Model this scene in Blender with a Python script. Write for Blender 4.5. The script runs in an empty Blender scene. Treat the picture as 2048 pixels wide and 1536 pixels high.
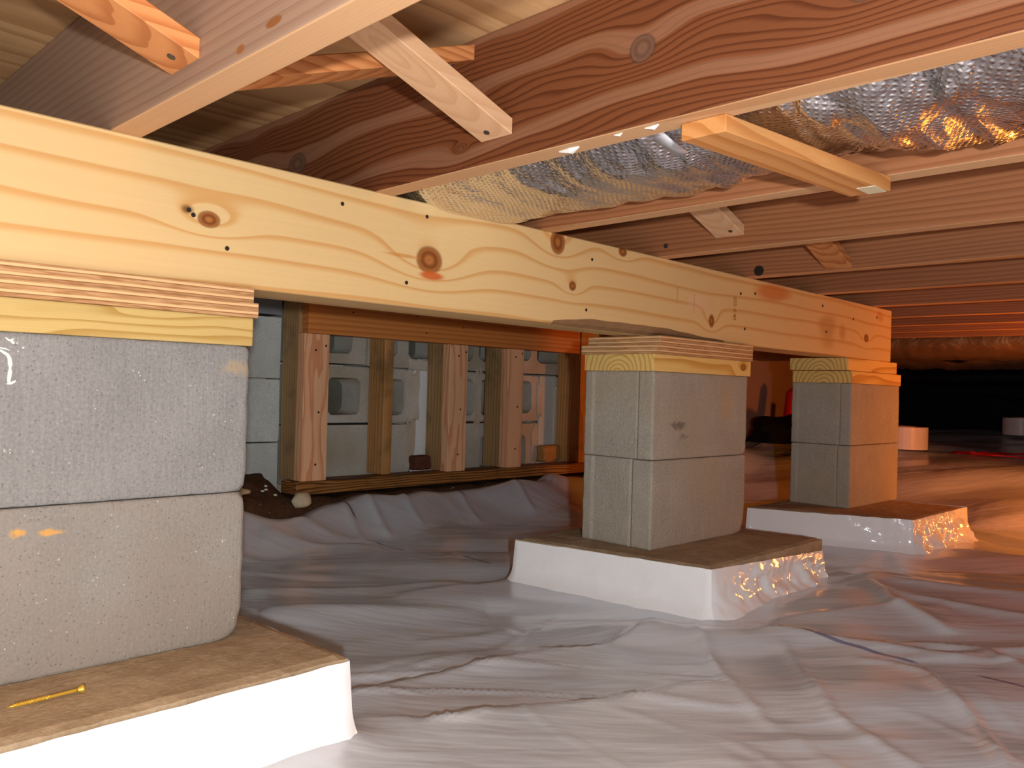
import bpy, bmesh, math, random
import numpy as np
from mathutils import Vector, Matrix, noise

random.seed(7)
SC = bpy.context.scene
COL = SC.collection

# ------------------------------------------------------------------ camera, world, lights, exposure
# world frame: +X runs along the new beam (to the right, away), +Y across it (to the left, away), z up
CAMZ = 0.45
yaw, pitch, roll, fpx = 0.779, 0.0063, 0.0277, 1653.3
fwd = Vector((math.cos(yaw)*math.cos(pitch), math.sin(yaw)*math.cos(pitch), math.sin(pitch)))
rgt = Vector((math.sin(yaw), -math.cos(yaw), 0))
upv = rgt.cross(fwd)
r2 = rgt*math.cos(roll) + upv*math.sin(roll)
u2 = -rgt*math.sin(roll) + upv*math.cos(roll)
cd = bpy.data.cameras.new('camera'); cam = bpy.data.objects.new('camera', cd); COL.objects.link(cam)
cd.sensor_fit = 'HORIZONTAL'; cd.sensor_width = 36.0; cd.lens = 36.0*fpx/2048
cd.clip_start = 0.01; cd.clip_end = 60
cam.matrix_world = Matrix(((r2.x, u2.x, -fwd.x, 0), (r2.y, u2.y, -fwd.y, 0), (r2.z, u2.z, -fwd.z, CAMZ), (0, 0, 0, 1)))
SC.camera = cam

w = bpy.data.worlds.new('world'); SC.world = w; w.use_nodes = True
w.node_tree.nodes['Background'].inputs[0].default_value = (0.012, 0.009, 0.007, 1)
w.node_tree.nodes['Background'].inputs[1].default_value = 0.3

def light(name, kind, loc, power, color, **k):
    d = bpy.data.lights.new(name, kind); d.energy = power; d.color = color
    for a, b in k.items(): setattr(d, a, b)
    o = bpy.data.objects.new(name, d); COL.objects.link(o); o.location = loc
    return o
# the camera's own flash, to the right of and a little above the lens
fl = Vector((0, 0, CAMZ)) + r2*0.080 + u2*0.012 - fwd*0.25
light('camera_flash', 'POINT', fl, 76.0, (0.93, 0.975, 1.0), shadow_soft_size=0.015)
# incandescent work lamp standing out of frame to the right
wl = light('work_lamp', 'SPOT', (3.6, 0.12, 0.27), 44.0, (1.0, 0.29, 0.032), shadow_soft_size=0.09, spot_size=math.radians(178), spot_blend=0.10)
wl.rotation_euler = Vector((-0.60, 0.68, 0.42)).to_track_quat('-Z', 'Y').to_euler()

vs = SC.view_settings
SC.display_settings.display_device = 'sRGB'
vs.view_transform = 'Standard'; vs.look = 'None'; vs.gamma = 1.0; vs.exposure = 0.0; vs.use_curve_mapping = False

# ------------------------------------------------------------------ node expression helper
def srgb(r, g, b):
    f = lambda c: (c/255/12.92 if c/255 <= 0.04045 else ((c/255+0.055)/1.055)**2.4)
    return (f(r), f(g), f(b), 1)

class X:
    """a scalar node socket with arithmetic"""
    def __init__(s, nt, sock): s.nt, s.s = nt, sock
    def op(s, o, *a):
        n = s.nt.nodes.new('ShaderNodeMath'); n.operation = o
        for i, v in enumerate((s,)+a):
            if isinstance(v, X): s.nt.links.new(v.s, n.inputs[i])
            else: n.inputs[i].default_value = v
        return X(s.nt, n.outputs[0])
    def __add__(s, o): return s.op('ADD', o)
    __radd__ = __add__
    def __sub__(s, o): return s.op('SUBTRACT', o)
    def __rsub__(s, o): return (s*-1.0)+o
    def __mul__(s, o): return s.op('MULTIPLY', o)
    __rmul__ = __mul__
    def __truediv__(s, o): return s.op('DIVIDE', o)
    def abs(s): return s.op('ABSOLUTE')
    def exp(s): return s.op('EXPONENT')
    def frac(s): return s.op('FRACT')
    def sqrt(s): return s.op('SQRT')
    def max(s, o): return s.op('MAXIMUM', o)
    def min(s, o): return s.op('MINIMUM', o)
    def sin(s): return s.op('SINE')
    def step(s, a, b):
        n = s.nt.nodes.new('ShaderNodeMapRange'); n.interpolation_type = 'SMOOTHSTEP'
        s.nt.links.new(s.s, n.inputs[0])
        n.inputs[1].default_value = a; n.inputs[2].default_value = b
        return X(s.nt, n.outputs[0])

class Mat:
    def __init__(s, name, rand=0.0):
        s.m = bpy.data.materials.new(name); s.m.use_nodes = True
        s.nt = s.m.node_tree; s.b = s.nt.nodes['Principled BSDF']
        tc = s.nt.nodes.new('ShaderNodeTexCoord'); src = tc.outputs['Object']
        if rand:
            oi = s.nt.nodes.new('ShaderNodeObjectInfo')
            vm = s.nt.nodes.new('ShaderNodeVectorMath'); vm.operation = 'ADD'
            ml = s.nt.nodes.new('ShaderNodeVectorMath'); ml.operation = 'SCALE'
            ml.inputs[0].default_value = (rand*3.1, rand*2.3, 0); s.nt.links.new(oi.outputs['Random'], ml.inputs['Scale'])
            s.nt.links.new(src, vm.inputs[0]); s.nt.links.new(ml.outputs[0], vm.inputs[1])
            s.rnd = X(s.nt, oi.outputs['Random'])
            s.off = vm.outputs[0]
        else: s.off = src
        sp = s.nt.nodes.new('ShaderNodeSeparateXYZ'); s.nt.links.new(src, sp.inputs[0])
        s.x, s.y, s.z = [X(s.nt, o) for o in sp.outputs]
        so = s.nt.nodes.new('ShaderNodeSeparateXYZ'); s.nt.links.new(s.off, so.inputs[0])
        s.ox, s.oy, s.oz = [X(s.nt, o) for o in so.outputs]
    def vec(s, a, b, c):
        n = s.nt.nodes.new('ShaderNodeCombineXYZ')
        for i, v in enumerate((a, b, c)):
            if isinstance(v, X): s.nt.links.new(v.s, n.inputs[i])
            else: n.inputs[i].default_value = v
        return n.outputs[0]
    def noise(s, sc=(1, 1, 1), detail=2, rough=0.5, shift=(0, 0, 0), dist=0):
        n = s.nt.nodes.new('ShaderNodeTexNoise'); n.inputs['Scale'].default_value = 1
        n.inputs['Detail'].default_value = detail; n.inputs['Roughness'].default_value = rough
        n.inputs['Distortion'].default_value = dist
        s.nt.links.new(s.vec(s.ox*sc[0]+shift[0], s.oy*sc[1]+shift[1], s.oz*sc[2]+shift[2]), n.inputs['Vector'])
        return X(s.nt, n.outputs['Fac'] if 'Fac' in n.outputs else n.outputs[0])
    def vor(s, sc, shift=(0, 0, 0)):
        n = s.nt.nodes.new('ShaderNodeTexVoronoi'); n.inputs['Scale'].default_value = 1
        s.nt.links.new(s.vec(s.ox*sc[0]+shift[0], s.oy*sc[1]+shift[1], s.oz*sc[2]+shift[2]), n.inputs['Vector'])
        return X(s.nt, n.outputs['Distance'])
    def mix(s, fac, a, b, mode='MIX'):
        n = s.nt.nodes.new('ShaderNodeMix'); n.data_type = 'RGBA'; n.blend_type = mode
        n.clamp_factor = True
        for i, v in ((0, fac), (6, a), (7, b)):
            if isinstance(v, X): s.nt.links.new(v.s, n.inputs[i])
            elif isinstance(v, (int, float, tuple)): n.inputs[i].default_value = v
            else: s.nt.links.new(v, n.inputs[i])
        return n.outputs[2]
    def grey(s, x):
        return s.vec(x, x, x)
    def set(s, col, rough=0.6, spec=0.3, metal=0.0, bump=None, bstr=0.3, bdist=0.002):
        if isinstance(col, tuple): s.b.inputs['Base Color'].default_value = col
        else: s.nt.links.new(col, s.b.inputs['Base Color'])
        if isinstance(rough, X): s.nt.links.new(rough.s, s.b.inputs['Roughness'])
        else: s.b.inputs['Roughness'].default_value = rough
        s.b.inputs['Specular IOR Level'].default_value = spec
        s.b.inputs['Metallic'].default_value = metal
        if bump is not None:
            n = s.nt.nodes.new('ShaderNodeBump'); n.inputs['Strength'].default_value = bstr
            n.inputs['Distance'].default_value = bdist
            s.nt.links.new(bump.s, n.inputs['Height']); s.nt.links.new(n.outputs[0], s.b.inputs['Normal'])
        return s.m

def wood(name, axis, early, late, F=45.0, A=0.030, pith=(0.03, -0.06), knots=(), rand=0.0, rough=0.55,
         along=1.6, across=9.0, lo=0.45, fibre=0.10, tone=0.22, spec=0.25, dirt=None, stains=(), spots=(), sharp=0.97, bump=0.25, zone=None, kc3=((120, 66, 28), (168, 104, 52), (92, 48, 22))):
    """sawn timber: growth rings round a pith, bent by noise and by knots; axis = the grain direction"""
    M = Mat(name, rand)
    if axis == 'X': a, t, v = M.ox, M.oy, M.z; sc = (along, across, across); A_, T_, V_ = M.x, M.y, M.z
    elif axis == 'Y': a, t, v = M.oy, M.ox, M.z; sc = (across, along, across); A_, T_, V_ = M.y, M.x, M.z
    else: a, t, v = M.z, M.ox, M.y; sc = (across, across, along); A_, T_, V_ = M.z, M.x, M.y
    tt = T_-pith[0]; vv = V_-pith[1]
    r = (tt*tt+vv*vv).sqrt()
    n1 = M.noise(sc, 2, 0.45, (3.1, 1.7, 5.3))
    n2 = M.noise(tuple(q*3.2 for q in sc), 1, 0.5, (7.7, 0.3, 2.9))
    phi = (r + (n1-0.5)*(A*2) + (n2-0.5)*(A*0.30))*F
    km = None; kin = None
    for (ka, kv, ra, rv, K) in knots:
        da = A_-ka; dv = V_-kv
        e = (da*da)*(1/(ra*3.2)**2) + (dv*dv)*(1/(rv*2.0)**2)
        phi = phi + (e*-1.0).exp()*K
        d = ((da*da)*(1/ra**2) + (dv*dv)*(1/rv**2)).sqrt() + (n2-0.5)*0.5
        m = 1.0-d.step(0.80, 1.12)
        km = m if km is None else km.max(m)
        kin = d if kin is None else kin.min(d)
    s = phi.frac()
    band = s.step(lo, sharp-0.05)*(1.0-s.step(sharp-0.02, 1.0))
    if zone:
        zf = (phi*zone[0]+zone[1]).frac()
        zm = zf.step(0.62, 0.66)*(1.0-zf.step(0.84, 0.92))
    fsc = tuple(q*(2.2 if abs(q-along) < 1e-6 else 38) for q in sc)
    fib = M.noise(fsc, 2, 0.6, (1, 2, 3))
    big = M.noise(tuple(q*0.8 for q in sc), 2, 0.5, (9, 4, 6))
    col = M.mix(band, early, late)
    if zone: col = M.mix(zm*0.6, col, zone[2])
    k = 1.0 + (fib-0.5)*(2*fibre) + (big-0.5)*(2*tone)
    col = M.mix(1.0, col, M.grey(k), 'MULTIPLY')
    if km is not None:
        ring = (kin*9.0).sin()*0.5+0.5
        kc = M.mix(ring, srgb(*kc3[0]), srgb(*kc3[1]))
        kc = M.mix(kin.step(0.72, 1.0), kc, srgb(*kc3[2]))
        col = M.mix(km, col, kc)
    for (ka, kv, ra, rv, c, amt) in stains:
        da = A_-ka; dv = V_-kv
        d = ((da*da)*(1/ra**2) + (dv*dv)*(1/rv**2)).sqrt() + (n2-0.5)*1.6
        col = M.mix((1.0-d.step(0.4, 1.1))*amt, col, c)
    for (ka, kv, ra, rv, c) in spots:
        da = A_-ka; dv = V_-kv
        d = ((da*da)*(1/ra**2) + (dv*dv)*(1/rv**2)).sqrt()
        col = M.mix((1.0-d.step(0.7, 1.0)), col, c)
    if dirt:
        dn = M.noise((7, 7, 7), 4, 0.6, (4, 8, 1))
        col = M.mix(dn.step(0.48, 0.75)*0.65, col, dirt)
    return M.set(col, rough, spec, bump=band*0.35+fib, bstr=bump, bdist=0.0012)

def concrete(name, c, stri=0.0, tint=None, stains=(), speck=0.6, rand=1.0, marks=()):
    M = Mat(name, rand)
    n = M.noise((9, 9, 9), 4, 0.6); f = M.noise((260, 260, 260), 2, 0.7); v = M.noise((330, 330, 14), 2, 0.6, (3, 1, 2))
    k = 1.0+(n-0.5)*0.40+(f-0.5)*0.75
    if stri: k = k+(v-0.5)*stri
    col = M.mix(1.0, c, M.grey(k), 'MULTIPLY')
    if tint: col = M.mix(M.noise((4, 4, 4), 3, 0.5, (5, 5, 5)).step(0.40, 0.68)*0.6, col, tint)
    sp = M.vor((190, 190, 190)); sm = M.noise((60, 60, 60), 1, 0.5, (2, 7, 2))
    col = M.mix((1.0-sp.step(0.10, 0.24))*sm.step(0.60, 0.70)*speck, col, srgb(225, 222, 216))
    pit = M.vor((150, 150, 150), (4, 4, 4))
    col = M.mix((1.0-pit.step(0.08, 0.22))*0.45, col, srgb(66, 62, 58))
    wob = M.noise((70, 70, 70), 3, 0.6, (8, 8, 8))
    for (ka, kv, ra, rv, cc, amt) in stains:
        d = ((M.x-ka)*(M.x-ka)*(1/ra**2) + (M.z-kv)*(M.z-kv)*(1/rv**2)).sqrt()+(wob-0.5)*2.2
        col = M.mix((1.0-d.step(0.3, 1.0))*amt, col, cc)
    return M.set(col, 0.9, 0.12, bump=f+n*0.6+pit*0.5+v*(0.6 if stri else 0.0), bstr=0.55, bdist=0.0016)

# ------------------------------------------------------------------ mesh helpers
def obj(name, bm, mat, parent=None, loc=(0, 0, 0), smooth=False):
    me = bpy.data.meshes.new(name); bm.normal_update(); bm.to_mesh(me); bm.free()
    if mat: me.materials.append(mat)
    if smooth:
        for p in me.polygons: p.use_smooth = True
    o = bpy.data.objects.new(name, me); COL.objects.link(o)
    if parent: o.parent = parent
    o.location = loc
    return o
def npobj(name, V, Fc, mat, parent=None, loc=(0, 0, 0), smooth=True):
    me = bpy.data.meshes.new(name)
    me.from_pydata([tuple(v) for v in np.asarray(V).tolist()], [], [tuple(f) for f in Fc]); me.update()
    if mat: me.materials.append(mat)
    if smooth:
        for p in me.polygons: p.use_smooth = True
    o = bpy.data.objects.new(name, me); COL.objects.link(o)
    if parent: o.parent = parent
    o.location = loc
    return o
def tag(o, label=None, cat=None, group=None, kind=None):
    for k, v in (('label', label), ('category', cat), ('group', group), ('kind', kind)):
        if v: o[k] = v
    return o
def thing(name, label, cat, loc=(0, 0, 0), rz=0, group=None):
    o = bpy.data.objects.new(name, None); COL.objects.link(o); o.empty_display_size = 0.05
    o.location = loc; o.rotation_euler = (0, 0, rz)
    return tag(o, label, cat, group)
def bx(bm, x0, y0, z0, x1, y1, z1, bev=0.0):
    vs_ = [bm.verts.new((x, y, z)) for z in (z0, z1) for y in (y0, y1) for x in (x0, x1)]
    fs = [bm.faces.new([vs_[i] for i in f]) for f in ((0, 2, 3, 1), (4, 5, 7, 6), (0, 1, 5, 4), (2, 6, 7, 3), (0, 4, 6, 2), (1, 3, 7, 5))]
    if bev:
        bmesh.ops.bevel(bm, geom=list({e for f in fs for e in f.edges}), offset=bev, segments=2, affect='EDGES', profile=0.5)
    return bm
def board(name, mat, x0, y0, z0, x1, y1, z1, parent=None, loc=(0, 0, 0), bev=0.002):
    return obj(name, bx(bmesh.new(), x0, y0, z0, x1, y1, z1, bev), mat, parent, loc)
def n3(v, s, o=0.0):
    return noise.noise(Vector((v[0]*s+o, v[1]*s+o*1.7, v[2]*s-o)))

def roughbox(lx, ly, lz, n=(30, 16, 16), rr=0.006, chip=0.006, seed=0.0, groove=None, corners=()):
    """box, base at z=0, from (0,0) to (lx,ly); worn rounded edges and chipped corners; groove on the x=0 end"""
    V = []; Fc = []; idx = {}
    def vid(i, j, k):
        if (i, j, k) not in idx:
            idx[(i, j, k)] = len(V); V.append((i/n[0]*lx, j/n[1]*ly, k/n[2]*lz))
        return idx[(i, j, k)]
    for i in range(n[0]):
        for j in range(n[1]):
            Fc.append((vid(i, j, 0), vid(i, j+1, 0), vid(i+1, j+1, 0), vid(i+1, j, 0)))
            Fc.append((vid(i, j, n[2]), vid(i+1, j, n[2]), vid(i+1, j+1, n[2]), vid(i, j+1, n[2])))
    for i in range(n[0]):
        for k in range(n[2]):
            Fc.append((vid(i, 0, k), vid(i+1, 0, k), vid(i+1, 0, k+1), vid(i, 0, k+1)))
            Fc.append((vid(i, n[1], k), vid(i, n[1], k+1), vid(i+1, n[1], k+1), vid(i+1, n[1], k)))
    for j in range(n[1]):
        for k in range(n[2]):
            Fc.append((vid(0, j, k), vid(0, j, k+1), vid(0, j+1, k+1), vid(0, j+1, k)))
            Fc.append((vid(n[0], j, k), vid(n[0], j+1, k), vid(n[0], j+1, k+1), vid(n[0], j, k+1)))
    out = []; h = (lx/2, ly/2, lz/2)
    for v in V:
        c = [v[a]-h[a] for a in range(3)]
        r = rr + chip*max(0.0, n3(v, 45, seed)+0.25) + chip*0.5*max(0, n3(v, 150, seed+3))
        for (cx, cy, cz, cr, ca) in corners:
            d = math.dist(v, (cx, cy, cz))
            r += ca*math.exp(-(d/cr)**2)
        q = [max(-(h[a]-r), min(h[a]-r, c[a])) for a in range(3)]
        d = Vector([c[a]-q[a] for a in range(3)]); L = d.length
        if L > 1e-9: d *= r/L
        p = [q[a]+d[a]+h[a] for a in range(3)]
        if groove and v[0] < 1e-6:
            ga, gb, gd = groove
            if ga*ly < v[1] < gb*ly: p[0] += gd + (0.005 if v[1] < ga*ly+0.0045 else 0.0)
        out.append(p)
    return out, Fc

def lerp(a, b, t): return a+(b-a)*t
def sstep(a, b, x):
    t = np.clip((np.asarray(x, float)-a)/(b-a), 0, 1); return t*t*(3-2*t)
def tube(bm, pts, r, seg=8, cap=True):
    pts = [Vector(p) for p in pts]; rings = []
    for i, p in enumerate(pts):
        t = (pts[min(i+1, len(pts)-1)]-pts[max(i-1, 0)]).normalized()
        a = t.cross(Vector((0, 0, 1)))
        if a.length < 1e-3: a = t.cross(Vector((0, 1, 0)))
        a.normalize(); b = a.cross(t)
        rad = r[i] if isinstance(r, (list, tuple)) else r
        rings.append([bm.verts.new(p+(a*math.cos(q*2*math.pi/seg)+b*math.sin(q*2*math.pi/seg))*rad) for q in range(seg)])
    for i in range(len(rings)-1):
        for q in range(seg):
            bm.faces.new((rings[i][q], rings[i][(q+1) % seg], rings[i+1][(q+1) % seg], rings[i+1][q]))
    if cap:
        bm.faces.new(rings[0][::-1]); bm.faces.new(rings[-1])
    return bm
def disc(bm, c, nrm, r, h=0.0012, seg=10):
    nrm = Vector(nrm); return tube(bm, [Vector(c)-nrm*0.001, Vector(c)+nrm*h], r, seg)

# ------------------------------------------------------------------ ground height of the crawl space
def ground(X_, Y_):
    X_ = np.asarray(X_, float); Y_ = np.asarray(Y_, float)
    g = 0.175*sstep(3.0, 4.5, X_) + 0.06*sstep(4.5, 6.2, X_)
    return g + 0.115*sstep(1.98, 2.2, Y_)*(1-0.6*sstep(3.0, 4.3, X_))

JB = 0.747      # underside of the joists = top of the beam
SF = 0.922      # underside of the subfloor
BZ = 0.576      # underside of the beam

# ------------------------------------------------------------------ materials
m_beam = wood('beam_pine', 'X', srgb(213, 178, 124), srgb(201, 152, 92), F=26, A=0.036, pith=(0.06, -0.10), along=0.9, across=5.0, lo=0.66, fibre=0.05, tone=0.07, sharp=0.96, rough=0.5, bump=0.1,
    knots=[(0.484, 0.084, 0.0165, 0.0115, 1.1), (0.855, 0.080, 0.027, 0.021, 1.7), (1.167, 0.154, 0.022, 0.024, 1.2), (1.369, 0.164, 0.014, 0.010, 0.9),
           (1.213, 0.076, 0.011, 0.010, 1.0), (1.72, 0.049, 0.013, 0.016, 1.0), (2.641, 0.066, 0.018, 0.013, 0.8)],
    stains=[(2.02, 0.148, 0.11, 0.026, srgb(196, 104, 34), 0.75), (2.36, 0.070, 0.075, 0.055, srgb(172, 122, 70), 0.6), (0.86, 0.055, 0.024, 0.007, srgb(190, 84, 26), 0.9),
            (0.800, 0.080, 0.045, 0.004, srgb(188, 120, 50), 0.7), (0.455, 0.092, 0.012, 0.008, srgb(96, 52, 26), 0.8), (1.66, 0.085, 0.05, 0.025, srgb(222, 178, 150), 0.4), (2.75, 0.145, 0.03, 0.02, srgb(190, 110, 40), 0.5), (2.46, 0.069, 0.04, 0.035, srgb(176, 112, 58), 0.55)])
m_joist = wood('joist_fir', 'Y', srgb(156, 100, 64), srgb(138, 84, 50), F=95, A=0.030, pith=(0.02, -0.25), rand=1.0, along=0.8, across=8, lo=0.3, fibre=0.12, tone=0.25, rough=0.62)
m_joist1 = wood('joist_fir_pale', 'Y', srgb(160, 130, 108), srgb(150, 119, 98), F=80, A=0.020, pith=(0.02, -0.3), along=0.8, across=7, lo=0.3, fibre=0.07, tone=0.18, rough=0.6,
    spots=[(0.62, 0.045, 0.012, 0.004, srgb(130, 78, 44)), (0.66, 0.018, 0.016, 0.005, srgb(140, 88, 50)), (0.72, 0.010, 0.009, 0.005, srgb(150, 96, 56))])
m_joist2 = wood('joist_fir_red', 'Y', srgb(116, 66, 38), srgb(88, 44, 22), F=118, A=0.050, pith=(0.02, -0.22), along=2.0, across=9, lo=0.45, fibre=0.08, tone=0.15, sharp=0.95, rough=0.5, bump=0.35, kc3=((96, 66, 50), (118, 82, 62), (66, 46, 38)), zone=(0.12, 0.15, srgb(146, 102, 75)),
    knots=[(0.549, 0.087, 0.017, 0.016, 2.2), (1.275, 0.083, 0.030, 0.018, 2.0), (0.304, 0.075, 0.016, 0.012, 1.8), (0.85, 0.03, 0.004, 0.003, 3.0)])
m_edge = wood('joist_edge_pale', 'Y', srgb(200, 154, 112), srgb(186, 136, 94), F=60, A=0.02, pith=(0.02, -0.25), rand=1.0, along=0.8, across=8, lo=0.3, fibre=0.08, tone=0.10, rough=0.6)
m_bridge = wood('bridging_fir', 'X', srgb(204, 160, 122), srgb(196, 150, 112), F=90, A=0.010, rand=1.0, along=2, across=14, lo=0.3, fibre=0.08, tone=0.12)
m_bridge_o = wood('bridging_orange', 'X', srgb(198, 130, 78), srgb(172, 102, 56), F=90, A=0.014, rand=1.0, along=2, across=14, lo=0.3, fibre=0.1, tone=0.18)
m_sub = wood('subfloor_plywood', 'X', srgb(204, 160, 112), srgb(178, 132, 86), F=30, A=0.08, pith=(0, -2.0), along=1.2, across=7, lo=0.3, fibre=0.14, tone=0.35, rough=0.65)
m_cap = wood('cap_pine', 'X', srgb(222, 184, 112), srgb(196, 146, 70), F=85, A=0.016, pith=(0.10, -0.006), rand=1.0, along=2.2, across=12, lo=0.5, fibre=0.08, tone=0.12, knots=[(0.375, 0.022, 0.012, 0.009, 1.2)])
m_cap3 = wood('cap_pine_plain', 'X', srgb(222, 180, 106), srgb(188, 136, 64), F=75, A=0.016, pith=(0.09, -0.01), rand=1.0, along=2.2, across=12, lo=0.5, fibre=0.08, tone=0.12)
m_cap1 = wood('cap_treated', 'X', srgb(194, 164, 102), srgb(170, 134, 70), F=60, A=0.05, pith=(0.05, -0.05), along=2.4, across=16, lo=0.5, fibre=0.08, tone=0.15)
m_header = wood('header_fir', 'X', srgb(216, 138, 72), srgb(196, 116, 54), F=60, A=0.01, pith=(0, -0.4), along=0.8, across=6, lo=0.3, fibre=0.07, tone=0.15, spots=[(q, z, 0.004, 0.003, srgb(60, 30, 14)) for q, z in ((0.16, 0.075), (0.42, 0.085), (0.63, 0.06), (0.83, 0.08), (0.46, 0.03))])
m_stud_new = wood('stud_new', 'Z', srgb(244, 190, 146), srgb(226, 156, 110), F=60, A=0.03, pith=(0.04, 0.05), rand=1.0, along=2.4, across=16, lo=0.35, fibre=0.1, tone=0.18)
m_stud_old = wood('stud_old', 'Z', srgb(178, 144, 98), srgb(156, 120, 78), F=70, A=0.02, pith=(0.0, 0.2), rand=1.0, along=1.6, across=9, lo=0.3, fibre=0.12, tone=0.3, dirt=srgb(84, 62, 40))
m_stud_mid = wood('stud_mid', 'Z', srgb(204, 152, 94), srgb(178, 124, 70), F=70, A=0.02, pith=(0.0, 0.2), rand=1.0, along=1.6, across=9, lo=0.3, fibre=0.1, tone=0.25, dirt=srgb(112, 86, 54))
m_plate = wood('plate_old', 'X', srgb(164, 112, 58), srgb(84, 46, 20), F=105, A=0.026, pith=(0.03, -0.07), along=2.0, across=12, lo=0.35, fibre=0.14, tone=0.2, dirt=srgb(70, 48, 30))

def veneer(name, c1, c2):
    M = Mat(name, 1.0)
    fz = ((M.z + (M.noise((6, 6, 6), 1)-0.5)*0.002)*(1/0.0098)+0.25).frac()
    hatch = M.noise((26, 26, 330), 3, 0.6, dist=0.6)
    col = M.mix(hatch.step(0.30, 0.70), c2, c1)
    line = fz.step(0.0, 0.12)*(1.0-fz.step(0.72, 0.80))
    col = M.mix(line, srgb(226, 178, 128), col)
    col = M.mix((1.0-(fz-0.70).abs().step(0.02, 0.07))*0.8, col, srgb(120, 74, 40))
    return M.set(col, 0.65, 0.2, bump=line+hatch*0.5, bstr=0.3, bdist=0.0012)
m_ply = veneer('plywood_edge', srgb(196, 152, 106), srgb(158, 110, 68))

m_con1 = concrete('concrete_grey', srgb(136, 133, 130), 0.35, stains=[(0.385, 0.165, 0.03, 0.012, srgb(178, 152, 110), 0.5)])
m_con1b = concrete('concrete_grey_warm', srgb(140, 135, 129), 0.12, tint=srgb(142, 130, 117), stains=[(0.128, 0.167, 0.012, 0.006, srgb(212, 156, 76), 0.85), (0.160, 0.164, 0.022, 0.005, srgb(212, 156, 76), 0.8)])
m_con2 = concrete('concrete_pier', srgb(162, 152, 138), 0.30, tint=srgb(166, 148, 124), stains=[(0.10, 0.075, 0.035, 0.012, srgb(92, 84, 76), 0.7), (0.12, 0.05, 0.02, 0.009, srgb(92, 84, 76), 0.5), (0.30, 0.12, 0.04, 0.05, srgb(186, 146, 92), 0.4)])
m_con2p = concrete('concrete_pier_plain', srgb(162, 152, 138), 0.30, tint=srgb(166, 148, 124))
m_cmu = concrete('cinder_block', srgb(196, 190, 178), 0.0, tint=srgb(164, 146, 118), rand=1.0, speck=0.3)
m_core = concrete('cinder_core_shade', srgb(112, 110, 100), 0.0, tint=srgb(96, 88, 66), rand=1.0, speck=0.2)  # backs of the core pockets, recess shade put into a darker block colour
m_mortar = concrete('mortar', srgb(206, 198, 186), 0.0, tint=srgb(186, 152, 112), speck=0.2)
m_paint = concrete('painted_block', srgb(206, 210, 206), 0.0, tint=srgb(188, 188, 180), speck=0.3)
m_dark = concrete('dark_block', srgb(150, 152, 154), 0.0, tint=srgb(124, 126, 128), speck=0.1)
def simple(name, c, rough=0.5, spec=0.3, metal=0.0, nz=0.1, sc=30, bstr=0.2):
    M = Mat(name); n = M.noise((sc, sc, sc), 3, 0.6)
    return M.set(M.mix(1.0, c, M.grey(1.0+(n-0.5)*2*nz), 'MULTIPLY'), rough, spec, metal, bump=n, bstr=bstr, bdist=0.002)
m_foam = simple('foam_white', srgb(236, 236, 236), 0.7, nz=0.06, sc=80)
m_black = simple('black_cloth', srgb(14, 13, 14), 0.8, 0.1)
m_farwall = simple('dark_wall', srgb(22, 20, 20), 0.6, 0.1, nz=0.4, sc=3)  # near-black base colour for the end and side walls
m_red = simple('red_plastic', srgb(214, 30, 16), 0.4, 0.4)
m_tape = simple('tape_white', srgb(238, 214, 204), 0.4, 0.4)
m_tapetop = simple('tape_edge', srgb(228, 150, 110), 0.5, 0.3)
m_steel = simple('nail_steel', srgb(84, 74, 66), 0.45, 0.5, 0.6)
m_nailhole = simple('nail_dark', srgb(48, 38, 30), 0.6, 0.3, 0.3)
m_screw = simple('screw_zinc', srgb(214, 172, 62), 0.35, 0.5, 0.5)
m_chalk = simple('chalk', srgb(222, 214, 208), 0.9, 0.1)
m_ink = simple('ink', srgb(170, 112, 52), 0.8, 0.1)
m_white = simple('white_fleck', srgb(226, 222, 214), 0.8, 0.1)
m_stone = simple('debris_pale', srgb(206, 190, 158), 0.9, 0.1, nz=0.25)
m_brick = simple('brick_red', srgb(98, 58, 44), 0.9, 0.1, nz=0.5, sc=60, bstr=0.5)
m_rubble = simple('brick_tan', srgb(176, 128, 74), 0.9, 0.1, nz=0.35, sc=50, bstr=0.5)
m_cable = simple('black_rubber', srgb(14, 13, 13), 0.5, 0.2)
m_liner = simple('wall_liner', srgb(176, 138, 118), 0.45, 0.3, nz=0.06, sc=6)

M = Mat('soil'); n = M.noise((14, 14, 14), 5, 0.65); f = M.noise((90, 90, 90), 3, 0.7)
col = M.mix(n, srgb(52, 34, 24), srgb(104, 74, 52)); col = M.mix(1.0, col, M.grey(0.5+f), 'MULTIPLY')
col = M.mix((1.0-M.vor((70, 70, 70)).step(0.12, 0.2))*M.noise((25, 25, 25), 1).step(0.58, 0.66), col, srgb(200, 190, 178))
m_soil = M.set(col, 0.95, 0.1, bump=f+n, bstr=0.9, bdist=0.008)

M = Mat('pad_board', 1.0); n = M.noise((12, 12, 12), 5, 0.65); f = M.noise((150, 150, 150), 3, 0.7); g_ = M.noise((45, 45, 45), 3, 0.6, (3, 3, 3))
col = M.mix(n.step(0.3, 0.7), srgb(152, 129, 102), srgb(174, 152, 124)); col = M.mix(1.0, col, M.grey(0.68+f*0.64), 'MULTIPLY')
col = M.mix(g_.step(0.62, 0.72)*0.5, col, srgb(136, 112, 86))
m_pad = M.set(col, 0.92, 0.1, bump=f+g_, bstr=0.6, bdist=0.002)

M = Mat('skirt_plastic'); n = M.noise((14, 14, 14), 4, 0.55, dist=0.8); f = M.noise((60, 60, 60), 2, 0.6)
m_skirt = M.set(srgb(240, 238, 238), 0.11, 0.5, bump=n+f*0.15, bstr=0.35, bdist=0.006)

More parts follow.
